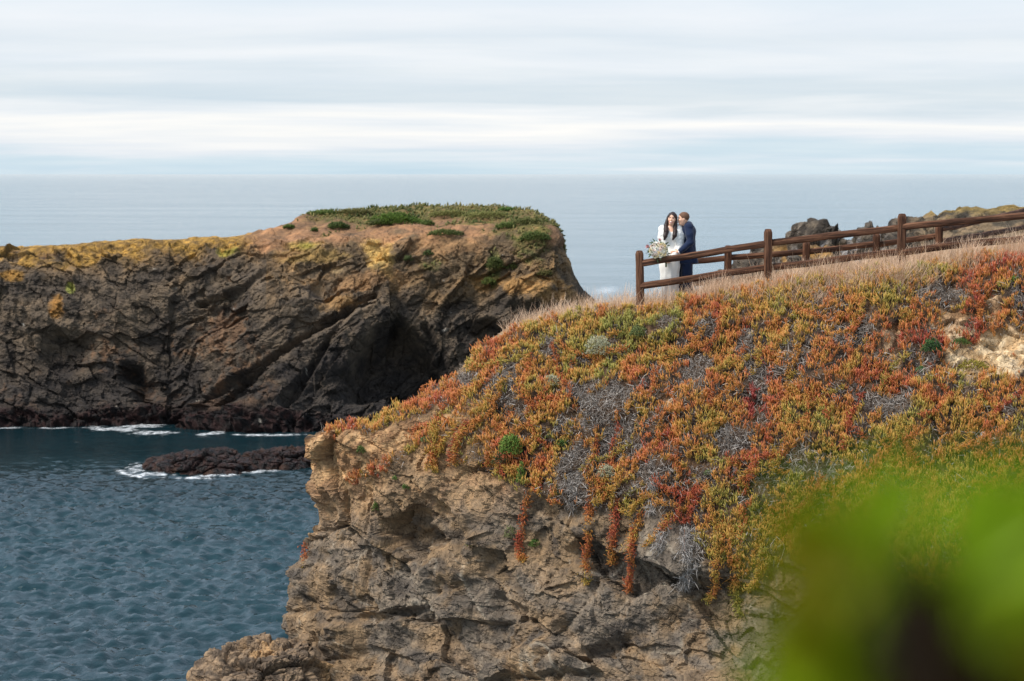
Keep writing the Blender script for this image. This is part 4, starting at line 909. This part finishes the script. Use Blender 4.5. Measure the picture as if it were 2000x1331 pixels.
# ================================================================== people (signed distance figures meshed with surface nets)
class Field:
    def __init__(s, lo, hi, h):
        s.lo = np.array(lo, float); s.h = h; s.n = np.ceil((np.array(hi) - s.lo) / h).astype(int) + 1
        s.f = np.full(s.n, 10.0, np.float32)
    def _win(s, lo, hi):
        a = np.clip(np.floor((lo - s.lo) / s.h).astype(int), 0, s.n - 1); b = np.clip(np.ceil((hi - s.lo) / s.h).astype(int) + 1, 1, s.n)
        if (b <= a).any(): return None, None
        sl_ = tuple(slice(x, y) for x, y in zip(a, b))
        g = np.stack(np.meshgrid(*[s.lo[k] + s.h * np.arange(a[k], b[k]) for k in range(3)], indexing='ij'), -1)
        return sl_, g
    def _put(s, sl_, d, k, sub=False):
        o = s.f[sl_]
        if sub: s.f[sl_] = np.maximum(o, -d); return
        if k > 0:
            hh = np.maximum(k - np.abs(o - d), 0) / k; s.f[sl_] = np.minimum(o, d) - hh * hh * k * .25
        else: s.f[sl_] = np.minimum(o, d)
    def cone(s, a, b, ra, rb, k=.03, flat=None, sub=False):
        a, b = np.array(a, float), np.array(b, float); m = max(ra, rb) + k + .03
        sl_, g = s._win(np.minimum(a, b) - m, np.maximum(a, b) + m)
        if sl_ is None: return
        ba = b - a; pa = g - a; t = np.clip((pa @ ba) / max(ba @ ba, 1e-9), 0, 1)
        q = pa - t[..., None] * ba
        if flat is not None: q = q / np.array(flat)
        s._put(sl_, np.linalg.norm(q, axis=-1) - (ra + (rb - ra) * t), k, sub)
    def chain(s, pts, rs, k=.03, flat=None):
        for i in range(len(pts) - 1): s.cone(pts[i], pts[i + 1], rs[i], rs[i + 1], k, flat)
    def ell(s, c, r, k=.03, sub=False, rotm=None):
        c, r = np.array(c, float), np.array(r, float); m = r.max() + k + .03
        sl_, g = s._win(c - m, c + m)
        if sl_ is None: return
        q = g - c
        if rotm is not None: q = q @ rotm
        l = np.linalg.norm(q / r, axis=-1); s._put(sl_, ((l - 1) * r.min()).astype(np.float32), k, sub)
    def rough(s, amp, scale, seed=0):
        m = np.abs(s.f) < amp * 2 + .02
        idx = np.argwhere(m); s.f[m] += amp * fbm((s.lo + idx * s.h) * scale, 3, seed)
    def cut_below(s, z, soft=0): s.f = np.maximum(s.f, (z - (s.lo[2] + s.h * np.arange(s.n[2])))[None, None, :])
    def cut_above(s, z): s.f = np.maximum(s.f, ((s.lo[2] + s.h * np.arange(s.n[2])) - z)[None, None, :])
    def mesh(s, name, mat, smooth=True):
        f = s.f; ins = f < 0; nx, ny, nz = f.shape
        cnt = sum(ins[i:nx - 1 + i, j:ny - 1 + j, k:nz - 1 + k].astype(np.int8) for i in (0, 1) for j in (0, 1) for k in (0, 1))
        act = (cnt > 0) & (cnt < 8); ids = np.full(act.shape, -1, np.int64); A = np.argwhere(act); ids[act] = np.arange(len(A))
        pos = np.zeros((len(A), 3)); num = np.zeros(len(A)); cor = [(i, j, k) for i in (0, 1) for j in (0, 1) for k in (0, 1)]
        for c1 in cor:
            for ax in range(3):
                if c1[ax]: continue
                c2 = list(c1); c2[ax] = 1
                v1 = f[A[:, 0] + c1[0], A[:, 1] + c1[1], A[:, 2] + c1[2]]; v2 = f[A[:, 0] + c2[0], A[:, 1] + c2[1], A[:, 2] + c2[2]]
                m = (v1 < 0) != (v2 < 0); t = np.where(m, v1 / np.where(m, v1 - v2, 1), 0)
                pos += np.where(m[:, None], np.array(c1) + t[:, None] * (np.array(c2) - np.array(c1)), 0); num += m
        V = s.lo + s.h * (A + pos / num[:, None])
        Q_ = []
        for ax in range(3):
            o1, o2 = (ax + 1) % 3, (ax + 2) % 3
            sl1 = [slice(None)] * 3; sl2 = [slice(None)] * 3; sl1[ax] = slice(0, -1); sl2[ax] = slice(1, None)
            E = np.argwhere(ins[tuple(sl1)] != ins[tuple(sl2)]); E = E[(E[:, o1] > 0) & (E[:, o2] > 0) & (E[:, o1] < f.shape[o1] - 1) & (E[:, o2] < f.shape[o2] - 1)]
            qd = []
            for d1_, d2_ in ((0, 0), (-1, 0), (-1, -1), (0, -1)):
                c = E.copy(); c[:, o1] += d1_; c[:, o2] += d2_; qd.append(ids[c[:, 0], c[:, 1], c[:, 2]])
            qd = np.stack(qd, -1); flip = ~ins[E[:, 0], E[:, 1], E[:, 2]]; qd[flip] = qd[flip][:, ::-1]; Q_.append(qd)
        return mesh_np(name, V, quads=np.concatenate(Q_), mat=mat, smooth=smooth)
M_skin = plain('skin', S(224, 176, 148), .5, .35, .06, 30)
M_hairb = plain('dark_brown_hair', S(44, 28, 24), .45, .4, .35, 60, .5, 120)
M_hairg = plain('short_brown_hair', S(104, 74, 56), .7, .3, .3, 90, .5, 200)
M_dress = plain('ivory_dress', (.82, .80, .76), .75, .2, .05, 6, .15, 30, .2)
M_fur = plain('white_fur', (.84, .82, .78), .95, .1, .08, 40, .9, 90, .4)
M_navy = plain('navy_suit', S(20, 35, 64), .8, .2, .15, 40, .2, 200, .2)
M_shirt = plain('white_shirt', (.82, .83, .86), .7, .2, .04)
M_shoe = plain('dark_shoe', S(60, 40, 34), .4, .4, .1)
M_eye = plain('eye_dark', S(34, 24, 20), .3, .5, .05); M_white = plain('teeth_white', (.85, .84, .82), .4, .4, .03); M_lip = plain('lips', S(190, 92, 88), .5, .4, .05)
def hand(fl, wrist, dirv, side, palm_n, k=.006, curl=.6, s=1.0):
    "palm and five fingers that curl towards palm_n"
    d_ = unit(np.array(dirv, float)); pn = unit(np.array(palm_n, float)); sd_ = unit(np.cross(d_, pn)) * side; wrist = np.array(wrist, float)
    fl.cone(wrist, wrist + d_ * .035 * s, .024 * s, .03 * s, .02)
    for j, (o, L) in enumerate(zip((-.027, -.009, .009, .026), (.070, .080, .075, .058))):
        k0 = wrist + d_ * .075 * s + sd_ * o * s; fl.cone(wrist + d_ * .02 * s + sd_ * o * .6 * s, k0, .014 * s, .0115 * s, .012)
        p1 = k0 + unit(d_ + pn * curl * .6) * L * .5 * s; p2 = p1 + unit(d_ * .5 + pn * curl * 1.4) * L * .5 * s
        fl.cone(k0, p1, .0105 * s, .0095 * s, k); fl.cone(p1, p2, .0095 * s, .008 * s, k)
    t0 = wrist + d_ * .025 * s - sd_ * .028 * s; t1 = t0 + unit(d_ * .6 - sd_ * .8 + pn * .5) * .036 * s; t2 = t1 + unit(d_ + pn * .7) * .03 * s
    fl.cone(t0, t1, .014 * s, .011 * s, .01); fl.cone(t1, t2, .011 * s, .009 * s, k)
def head(fl, c, face, upv, s=1.0, jaw=1.0):
    "skull, jaw, cheeks, nose, ears; face = unit vector the face points along"
    c = np.array(c, float); fwd = unit(np.array(face, float)); upv = unit(np.array(upv, float) - fwd * (np.dot(upv, fwd))); rt = np.cross(fwd, upv)
    rm = np.stack([rt, fwd, upv], 1)
    L = lambda x, y, z: c + (rt * x + fwd * y + upv * z) * s
    fl.ell(L(0, -.012, .028), np.array((.074, .094, .088)) * s, .0, rotm=rm)
    fl.ell(L(0, .018, -.038), np.array((.056 * jaw, .066, .076)) * s, .04, rotm=rm)
    fl.ell(L(0, .060, -.094), np.array((.024, .022, .018)) * s, .03, rotm=rm)
    for x in (-1, 1):
        fl.ell(L(.036 * x, .062, -.022), np.array((.024, .022, .022)) * s, .02, rotm=rm); fl.ell(L(.074 * x, -.004, -.006), np.array((.009, .018, .032)) * s, .008, rotm=rm)
        fl.ell(L(.031 * x, .092, .012), np.array((.016, .010, .010)) * s, 0, True, rotm=rm)
    fl.cone(L(0, .084, .012), L(0, .101, -.026), .006 * s, .0105 * s, .012); fl.ell(L(0, .080, -.058), np.array((.026, .016, .013)) * s, .014, rotm=rm)
    return L, rt, fwd, upv
def bits(parent, L, s=1.0, smile=True, brow=M_hairb):
    def blob_(name, c, r, mat, k=0):
        f = Field(np.array(c) - r - .012, np.array(c) + r + .012, .003); f.ell(c, (r, r, r), 0); return f
    def item(name, pts, r, mat):
        pts = [np.array(p_) for p_ in pts]; lo = np.min(pts, 0) - r - .01; hi = np.max(pts, 0) + r + .01; f = Field(lo, hi, .0028); f.chain(pts if len(pts) > 1 else [pts[0], pts[0] + 1e-4], [r] * max(2, len(pts)), .002); link(name, f.mesh(name, mat), parent)
    for x in (-1, 1):
        item('eye', [L(.022 * x, .081, .013), L(.041 * x, .077, .013)], .0052, M_eye); item('eyebrow', [L(.014 * x, .090, .031), L(.032 * x, .090, .036), L(.050 * x, .078, .031)], .0042, brow)
    if smile:
        item('lips', [L(-.029, .082, -.050), L(-.014, .096, -.060), L(.0, .100, -.063), L(.014, .096, -.060), L(.029, .082, -.050)], .0075, M_lip); item('teeth', [L(-.019, .094, -.052), L(0, .102, -.057), L(.019, .094, -.052)], .0055, M_white)
    else: item('lips', [L(-.018, .090, -.058), L(0, .102, -.058), L(.018, .090, -.058)], .008, M_lip)

org = P(1307.3, 595, 37.05); org[2] = ground_z(org[0], org[1]) + .0
print('bride feet px', proj(org))
# ---------------- bride
bride = empty('person', org); tag(bride, 'smiling person with long dark hair in white dress and fur wrap, holding a bouquet', 'person')
f = Field((-.42, -.45, -.02), (.42, .30, 1.80), .009)
for x, fy in ((-.07, -.02), (.07, .02)):
    f.chain([(x, 0, .90), (x * .9, -.01 + fy, .50), (x * .85, .03 + fy, .10)], [.085, .055, .034], .04); f.chain([(x * .85, .03 + fy, .09), (x * .9, -.02 + fy, .05), (x, -.13 + fy, .022)], [.034, .032, .022], .02)
f.cone((-.05, 0, .92), (.05, 0, .92), .115, .115, .05); f.cone((0, 0, .95), (.015, 0, 1.10), .115, .098, .06); f.cone((.015, 0, 1.10), (.02, -.005, 1.30), .10, .115, .06)
for x in (-.062, .085): f.ell((x, -.085, 1.235), (.06, .055, .058), .04)
f.chain([(-.11, 0, 1.385), (.02, .0, 1.40), (.15, 0, 1.39)], [.05, .06, .05], .05)
f.chain([(.022, .0, 1.38), (.035, -.01, 1.50)], [.052, .045], .03)
LB, rtb, fwb, upb = head(f, (.038, -.03, 1.585), (-.25, -1, -.03), (.16, 0, 1), 1.0, .94)
Rw, Lw = np.array((.02, -.25, .86)), np.array((-.09, -.25, .80))
f.chain([(.150, 0, 1.375), (.175, -.03, 1.09), Rw], [.048, .040, .026], .03); f.chain([(-.115, 0, 1.37), (-.145, -.05, 1.09), Lw], [.048, .040, .026], .03)
hand(f, Rw, (-.7, -.25, -.35), 1, (-.2, -.6, .5)); hand(f, Lw, (.3, -.6, -.1), -1, (.2, -.2, .8))
link('body', f.mesh('body', M_skin), bride); bits(bride, LB, 1.0, True)
f = Field((-.40, -.36, -.02), (.42, .32, 1.50), .012)       # dress
f.chain([(.0, .0, .08), (.0, .0, .45), (.0, .0, .72), (0, .0, .90), (.015, 0, 1.08), (.02, 0, 1.30)], [.150, .165, .188, .185, .135, .150], .05, (1, .82, 1)); f.cut_below(.075)
f.chain([(-.11, 0, 1.37), (.02, .0, 1.375), (.15, 0, 1.38)], [.058, .068, .058], .05)
for x in (-.062, .085): f.ell((x, -.085, 1.235), (.075, .065, .072), .05)
for k in range(9):                                          # soft vertical folds
    a = -2.8 + k * .62; f.cone((.155 * math.cos(a), .128 * math.sin(a), .06), (.17 * math.cos(a + .12), .14 * math.sin(a + .12), .75), .016, .008, .03)
f.ell((.025, -.10, 1.42), (.06, .07, .075), 0, True); f.cut_below(.075)
link('dress', f.mesh('dress', M_dress), bride)
f = Field((-.46, -.45, .70), (.46, .34, 1.56), .010)        # fur wrap and sleeves
f.chain([(-.115, .01, 1.385), (-.150, -.01, 1.25), (-.150, -.05, 1.08), (-.12, -.16, .93), (-.10, -.23, .825)], [.066, .070, .066, .056, .046], .04)
f.chain([(.150, .01, 1.395), (.185, -.02, 1.27), (.180, -.05, 1.08), (.11, -.16, .96), (.035, -.24, .875)], [.070, .082, .074, .064, .048], .04)
f.chain([(-.14, .03, 1.39), (.02, .07, 1.40), (.17, .04, 1.40)], [.07, .075, .075], .05)
for k in range(5): f.cone((-.09, -.09, 1.34 - .07 * k), (-.13, -.07, 1.30 - .07 * k), .045, .05, .03); f.cone((.11 + .005 * k, -.10, 1.36 - .08 * k), (.165, -.09, 1.31 - .08 * k), .045, .054, .03)
f.rough(.007, 20, 3); f.rough(.009, 70, 4)
link('fur_wrap', f.mesh('fur_wrap', M_fur), bride)
f = Field((-.26, -.24, 1.12), (.24, .20, 1.80), .0075)       # hair
rm = np.stack([rtb, fwb, upb], 1)
f.ell(LB(0, -.020, .038), (.083, .101, .091), 0, rotm=rm); f.ell(LB(0, .080, -.025), (.062, .080, .094), 0, True, rotm=rm)
f.chain([LB(.070, -.01, .03), LB(.082, .00, -.06), LB(.092, .02, -.14), (-.075, -.125, 1.36), (-.095, -.155, 1.27), (-.112, -.16, 1.20)], [.028, .034, .040, .046, .040, .016], .012)
f.chain([LB(-.070, -.02, .03), LB(-.080, -.01, -.06), LB(-.082, .02, -.14), (.090, -.13, 1.36), (.075, -.16, 1.28), (.045, -.17, 1.205)], [.025, .030, .036, .042, .038, .016], .012)
f.chain([LB(0, -.07, -.02), (.03, .06, 1.45), (.02, .09, 1.32)], [.07, .07, .05], .05)
f.rough(.004, np.array((60, 60, 12)), 6); f.rough(.006, np.array((14, 14, 9)), 7); link('hair', f.mesh('hair', M_hairb), bride)
for x in (-.07, .07):
    f = Field((x - .07, -.20, -.01), (x + .07, .08, .12), .008); f.chain([(x * .9, .02, .045), (x, -.05, .03), (x, -.135, .022)], [.04, .036, .026], .02); f.cut_below(.0); link('shoe', f.mesh('shoe', M_shoe), bride)
# ---------------- groom
gorg = org.copy(); gorg[0] += .325; gorg[1] += .12; gorg[2] = ground_z(gorg[0], gorg[1])
groom = empty('person', gorg); tag(groom, 'short haired person in navy suit kissing the cheek of the one in white', 'person')
dz = float(org[2] - gorg[2]); g0 = np.array((.325, .12, -dz))
def GL(x, y, z): return np.array((x, y, z)) - g0          # from the bride's frame into the groom's own
f = Field((-.50, -.50, -.03), (.30, .38, 1.85), .009)
hipz = .93
for y, x in ((-.09, .02), (.10, -.05)):
    f.chain([(x * .3 - .02, y, hipz), (x - .03, y, .50), (x + .03, y, .10)], [.10, .068, .045], .04); f.chain([(x + .03, y, .08), (x - .06, y, .05), (x - .15, y, .03)], [.045, .042, .03], .02)
f.cone((-.015, -.07, .96), (-.015, .07, .96), .125, .125, .05); f.cone((-.01, 0, .98), (.01, 0, 1.18), .13, .13, .06); f.cone((.01, -.05, 1.28), (.01, .05, 1.28), .135, .135, .06)
f.chain([(.02, -.17, 1.375), (0, 0, 1.385), (-.02, .17, 1.375)], [.06, .065, .06], .05)
f.chain([(-.02, -.01, 1.42), GL(.285, .02, 1.50)], [.06, .056], .03)
hc = GL(.246, -.015, 1.585)
LG, rtg, fwg, upg = head(f, hc, (-1, -.06, -.05), (-.12, 0, 1), 1.03, 1.06)
lw = GL(.155, -.215, .975); rw_ = GL(.10, .20, 1.02)
f.chain([(.02, -.18, 1.375), (.05, -.245, 1.09), lw], [.06, .048, .030], .03); f.chain([(-.02, .18, 1.375), (.02, .26, 1.10), rw_], [.06, .048, .03], .03)
hand(f, lw, (-1, -.03, -.1), 1, (0, 1, 0), curl=.35, s=1.05); hand(f, rw_, (-1, -.2, -.1), -1, (0, -1, 0), curl=.35, s=1.05)
link('body', f.mesh('body', M_skin), groom); M_lip = plain('lips_pale', S(196, 132, 116), .5, .3, .05); bits(groom, LG, 1.03, False, M_hairg)
f = Field((-.30, -.26, 1.45), (.12, .24, 1.85), .0075)
rm = np.stack([rtg, fwg, upg], 1)
f.ell(LG(0, -.018, .036), np.array((.083, .099, .088)) * 1.03, 0, rotm=rm); f.ell(LG(0, .085, -.030), (.11, .075, .105), 0, True, rotm=rm); f.ell(LG(0, .02, -.085), (.12, .09, .060), 0, True, rotm=rm)
f.ell(LG(0, -.085, -.11), (.12, .06, .05), 0, True, rotm=rm); f.rough(.003, 70, 8); link('hair', f.mesh('hair', M_hairg), groom)
f = Field((-.22, -.14, 1.36), (.12, .14, 1.56), .0075); f.chain([(-.01, -.02, 1.42), (-.05, -.085, 1.52)], [.080, .074], .0); f.cut_above(1.522); f.cut_below(1.38); link('shirt_collar', f.mesh('shirt_collar', M_shirt), groom)
f = Field((-.34, -.36, .60), (.30, .38, 1.56), .012)         # jacket
f.chain([(.0, 0, .72), (-.01, 0, .92), (.0, 0, 1.08), (.01, 0, 1.28)], [.158, .158, .150, .152], .06, (1, 1.08, 1)); f.cone((.01, -.06, 1.28), (.01, .06, 1.28), .150, .150, .05)
f.chain([(.025, -.175, 1.375), (0, -.05, 1.425), (-.01, .05, 1.425), (-.02, .175, 1.375)], [.088, .084, .084, .088], .04)
f.cone((.115, -.06, .70), (.06, -.05, .95), .105, .10, .04); f.cone((-.03, -.05, .70), (-.01, 0, .95), .165, .15, .04); f.cut_below(.69); f.cut_above(1.472)
f.cone((-.05, -.02, 1.43), GL(.268, .0, 1.58), .070, .090, 0, sub=True)
f.rough(.005, 9, 2); link('jacket', f.mesh('jacket', M_navy), groom)
for y0, sg, wr in ((-.18, -1, lw), (.18, 1, rw_)):
    f = Field((-.46, -.40, .85), (.26, .42, 1.50), .010); a0 = (.02 * -sg, y0, 1.37); a1 = (.05 if sg < 0 else .02, .245 * sg if sg < 0 else .26, 1.09)
    f.chain([a0, np.array(a0) * .5 + np.array(a1) * .5 + (.0, sg * .008, 0), a1, np.array(a1) * .45 + np.array(wr) * .55, np.array(wr) * .93 + np.array(a1) * .07], [.080, .074, .064, .054, .044], .03); f.rough(.007, 12, 5)
    link('sleeve', f.mesh('sleeve', M_navy), groom)
    f = Field(np.array(wr) - .08, np.array(wr) + .08, .006); f.cone(np.array(wr) * .95 + np.array(a1) * .05, np.array(wr) * 1.0, .036, .036, 0); link('cuff', f.mesh('cuff', M_shirt), groom)
f = Field((-.28, -.30, -.02), (.26, .30, 1.02), .012)        # trousers
for y, x in ((-.09, .02), (.10, -.05)):
    f.chain([(x * .3 - .01, y, hipz), (x - .02, y, .50), (x + .015, y, .09)], [.128, .100, .082], .04)
f.cone((-.01, -.07, .96), (-.01, .07, .96), .138, .138, .04); f.cut_below(.03); f.rough(.006, 8, 7); link('trousers', f.mesh('trousers', M_navy), groom)
for y, x in ((-.09, .02), (.10, -.05)):
    f = Field((x - .26, y - .09, -.02), (x + .14, y + .09, .14), .008); f.chain([(x + .05, y, .05), (x - .06, y, .045), (x - .17, y, .032)], [.05, .048, .036], .02); f.cut_below(.0); link('shoe', f.mesh('shoe', M_shoe), groom)

# ================================================================== bouquet
bq = empty('bouquet', org + np.array((-.09, -.30, .80))); tag(bq, 'large bouquet of cream roses, pink protea and greenery held over the rail', 'bouquet')
bc = np.array((-.150, -.05, .215))            # middle of the flower head in the bouquet's frame
def rose(r, mat, seed):
    rg = np.random.default_rng(seed); VV, QQ = [], []
    for ring, (npet, tilt, rad, hgt) in enumerate(((4, .15, .25, .55), (5, .45, .55, .45), (6, .95, .95, .20))):
        for k in range(npet):
            a = 2 * math.pi * k / npet + ring * .6 + rg.normal(0, .1)
            R0 = np.array((math.cos(a), math.sin(a), 0)); T0 = np.array((-math.sin(a), math.cos(a), 0)); b0 = len(VV)
            for iv, v_ in enumerate((0, .45, .8, 1.0)):
                wv_ = (.25, .62, .66, .40)[iv] * (.75 + .25 * ring); out = rad * (.25 + .75 * v_ ** (1.3)); up_ = hgt * v_ * 1.2 - .18 * ring * v_ ** 3
                for su in (-1, 0, 1): VV.append((R0 * (out - .12 * su * su * (1 - ring * .2)) + T0 * wv_ * su * .75 + np.array((0, 0, up_ + .05 * su * su))) * r)
            for iv in range(3):
                for su in range(2): i0 = b0 + iv * 3 + su; QQ.append((i0, i0 + 1, i0 + 4, i0 + 3))
    return mesh_np('rose', np.array(VV), quads=np.array(QQ), mat=mat)
pm = [plain('petal_cream', S(250, 236, 206), .6, .2, .06), plain('petal_ivory', S(250, 246, 236), .6, .2, .05), plain('petal_blush', S(246, 226, 214), .6, .2, .08), plain('petal_peach', S(250, 226, 184), .6, .2, .08)]
roses = [rose(.05, m_, k) for k, m_ in enumerate(pm)]
def orient(o, dirv, c, s=1.0, roll=0.0):
    o.matrix_local = Matrix.Translation([float(x) for x in c]) @ Vector([float(x) for x in dirv]).to_track_quat('Z', 'Y').to_matrix().to_4x4() @ Matrix.Rotation(roll, 4, 'Z') @ Matrix.Scale(s, 4)
for k in range(30):
    a = k * 2.39996; rr = math.sqrt((k + .5) / 30); dv = unit(np.array((math.cos(a) * rr, -.75, math.sin(a) * rr * .85 + .05)))
    pos_ = bc + dv * np.array((.19, .12, .165)) + np.array((0, 0, .0))
    o = link('flower', roses[int(rng.integers(4))], bq); orient(o, dv, pos_, rng.uniform(.95, 1.35), a)
lm = [plain('bouquet_leaf', S(98, 122, 78), .55, .3, .25), plain('bouquet_leaf_grey', S(112, 128, 98), .6, .25, .2), plain('bouquet_leaf_dark', S(72, 94, 58), .5, .3, .2)]
def blade(mat, L=.10, W=.028):
    VV, QQ = [], []
    for iv, t in enumerate(np.linspace(0, 1, 6)):
        w_ = W * math.sin(math.pi * min(.98, t * .9 + .06)); 
        for su in (-1, 0, 1): VV.append((su * w_ * .5, .012 * t * t * -6 * L + .006 * su * su, L * t))
    for iv in range(5):
        for su in range(2): i0 = iv * 3 + su; QQ.append((i0, i0 + 1, i0 + 4, i0 + 3))
    return mesh_np('leaf', np.array(VV), quads=np.array(QQ), mat=mat)
leaves = [blade(lm[0]), blade(lm[1], .085, .024), blade(lm[2], .12, .03)]
for k in range(84):
    a = rng.random() * 2 * math.pi; rr = rng.uniform(.45, 1.15); dv = unit(np.array((math.cos(a) * rr, -.42 + rng.normal(0, .3), math.sin(a) * rr * .9)))
    pos_ = bc + dv * np.array((.17, .11, .15)) * rng.uniform(.7, 1.05)
    o = link('leaf', leaves[int(rng.integers(3))], bq); orient(o, unit(dv + rng.normal(0, .35, 3)), pos_, rng.uniform(.6, .95), rng.random() * 6)
pmt = plain('protea_pink', S(206, 158, 158), .7, .2, .15)
for k, (x, z, s_) in enumerate(((-.165, .055, 1.0), (.02, .165, .75))):
    VV, QQ = [], []
    for j in range(22):
        a = j * 2.4; tl = .25 + .55 * j / 22; dv = np.array((math.cos(a) * tl, math.sin(a) * tl, 1.0)); dv = dv / np.linalg.norm(dv) * .085; sd_ = np.array((-math.sin(a), math.cos(a), 0)) * .010; b0 = len(VV)
        VV += [sd_ * .4, -sd_ * .4, dv * .6 - sd_, dv * .6 + sd_, dv]; QQ += [(b0, b0 + 1, b0 + 2, b0 + 3)]
    tr = [(5 * j + 2, 5 * j + 4, 5 * j + 3) for j in range(22)]
    o = link('protea', mesh_np('protea', np.array(VV), quads=np.array(QQ), tris=np.array(tr), mat=pmt), bq); dv = unit(np.array((x, -.12, z + .02))); orient(o, dv, bc + np.array((x, -.05, z)), s_)
VV, QQ, off = [], [], 0
for k in range(12):
    a = k * 2.4; e_ = bc + np.array((math.cos(a) * .07, -.01, math.sin(a) * .06)); V, q = tube(np.array([(.0 + .012 * math.cos(a), .012 * math.sin(a), -.10), (.01 * math.cos(a), .01 * math.sin(a), .02), e_]), .0045, 4); VV.append(V); QQ.append(q + off); off += len(V)
link('stems', mesh_np('stems', np.concatenate(VV), quads=np.concatenate(QQ), mat=plain('green_stem', S(86, 104, 58), .6, .2)), bq)

# ================================================================== leafy bush right in front of the lens
fb_ = P(1800, 1300, .62); root_z = 15.2
bush = empty('leafy_bush', (fb_[0], fb_[1], root_z)); tag(bush, 'out of focus green leafy bush close to the camera, lower right', 'bush')
off = np.array((fb_[0], fb_[1], root_z))
M_branch = plain('dark_branch', S(52, 38, 26), .8, .2); 
def leafmat(nm, c):
    m, t, b = material(nm); c = np.asarray(c); b.inputs['Base Color'].default_value = C4(c); b.inputs['Roughness'].default_value = .45; b.inputs['Specular IOR Level'].default_value = .3
    n = t.noise(t.new('ShaderNodeTexCoord').outputs['Object'], 90, 3); cc = t.ramp(n, [(.3, c * .8), (.7, c * 1.2)]); t.l.new(cc, b.inputs['Base Color'])
    tr = t.new('ShaderNodeBsdfTranslucent', ins={0: cc}); mx = t.new('ShaderNodeMixShader', ins={0: .38}); t.l.new(b.outputs[0], mx.inputs[1]); t.l.new(tr.outputs[0], mx.inputs[2])
    t.l.new(mx.outputs[0], [x for x in t.n if x.type == 'OUTPUT_MATERIAL'][0].inputs[0]); return m
bl = [leafmat('leaf_green', S(146, 170, 24)), leafmat('leaf_deep_green', S(106, 136, 20)), leafmat('leaf_olive_gold', S(156, 142, 22)), leafmat('leaf_bright', S(156, 186, 32)), leafmat('leaf_shade_brown', S(58, 42, 22))]
big_leaf = [blade(m_, .020, .011) for m_ in bl]
def brn(pts, r):
    W = refine(np.array(pts), [6] * (len(pts) - 1), 0) - off; V, q = tube(W, np.linspace(r, r * .5, len(W)), 6); link('branch', mesh_np('branch', V, quads=q, mat=M_branch), bush)
stem_top = P(1790, 1290, .64)
brn([(off[0] + .02, off[1] + .05, root_z - .05), (off[0] + .01, off[1] + .03, 16.2), P(1800, 1600, .64), stem_top], .006)
brn([stem_top, P(1770, 1200, .64), P(1690, 1100, .63)], .005); brn([stem_top, P(1830, 1180, .63), P(1920, 1050, .62)], .005); brn([P(1800, 1500, .64), P(1690, 1400, .63), P(1620, 1290, .62)], .005); brn([P(1800, 1480, .64), P(1930, 1380, .63), P(2020, 1250, .62)], .005)
SP = [(1700, 1010, 3, .4, 1.1), (1660, 1080, 2, -.5, 1.0), (1730, 1075, 0, .1, 1.0), (1650, 1010, 3, -.7, .9), (1690, 1150, 3, -.3, 1.0), (1620, 1160, 2, -1.0, .9), 
      (1880, 1030, 3, .3, 1.2), (1930, 1010, 3, .5, 1.2), (1980, 960, 3, .7, 1.1), (1900, 1110, 0, .4, 1.1), (1960, 1080, 3, .8, 1.1), (2010, 1040, 0, .9, 1.2), (1860, 1160, 1, .2, .9), (1950, 1170, 0, .9, 1.0), (2010, 1180, 2, 1.0, 1.1), (1990, 1270, 2, 1.2, 1.0), (1920, 1240, 1, .7, .8),
      (1610, 1270, 0, -.6, 1.1), (1660, 1250, 0, -.3, 1.0), (1620, 1340, 0, -.9, 1.1), (1690, 1330, 1, -.2, 1.0), (1580, 1220, 2, -.9, .8), (1740, 1240, 1, -.2, .6), (1960, 1350, 2, 1.0, .9), (2040, 1100, 3, .6, 1.2), (2050, 1250, 2, .9, 1.1), (1650, 1390, 0, -.5, 1.1), (1570, 1300, 0, -.3, 1.0), (1600, 1100, 2, -.4, .9), (1590, 1060, 2, -.2, .9), (1700, 1220, 1, .1, .9), (1640, 1200, 0, 0, 1.0), (1610, 1380, 0, -.2, 1.0), (1740, 1400, 1, .2, 1.0), (1870, 1400, 1, .5, 1.0)]
SP += [(1770, 1190, 4, .1, 1.0), (1800, 1230, 4, -.2, 1.1), (1830, 1290, 4, .3, 1.1), (1770, 1300, 4, -.3, 1.1), (1740, 1330, 4, -.1, 1.0), (1860, 1330, 4, .4, 1.0)]  # dark brown leaves stand in for the shade inside the bush
SP += [(x + random.uniform(-18, 18), y + random.uniform(-10, 30), m_, a_ + random.uniform(-.5, .5), s_) for x, y, m_, a_, s_ in SP] + [(x + random.uniform(-24, 24), y + random.uniform(0, 50), m_, a_ + random.uniform(-.7, .7), s_) for x, y, m_, a_, s_ in SP]
for k, (px, py, mi, an, s_) in enumerate(SP):
    D = .62 + .05 * math.sin(k * 1.7); c = P(px + 5, py + (92 if px > 1850 else 66), D) - off
    o = link('leaf', big_leaf[mi], bush); dv = np.array((math.sin(an) * .8, -.12 + .2 * math.sin(k * 2.3), math.cos(an)))
    orient(o, dv, c, s_ * 1.55, 0); 
    # turn the blade's face towards where the light comes from
    o.rotation_mode = 'QUATERNION'; z_ = Vector([float(x) for x in unit(dv)]); y_ = Vector((-.3 + .5 * math.sin(k * 3.1), -1, .55 + .3 * math.cos(k))); y_ = (y_ - z_ * y_.dot(z_)).normalized(); x_ = y_.cross(z_)
    mm = Matrix((x_, y_, z_)).transposed().to_4x4(); o.matrix_local = Matrix.Translation([float(x) for x in c]) @ mm @ Matrix.Scale(s_ * 1.55, 4)
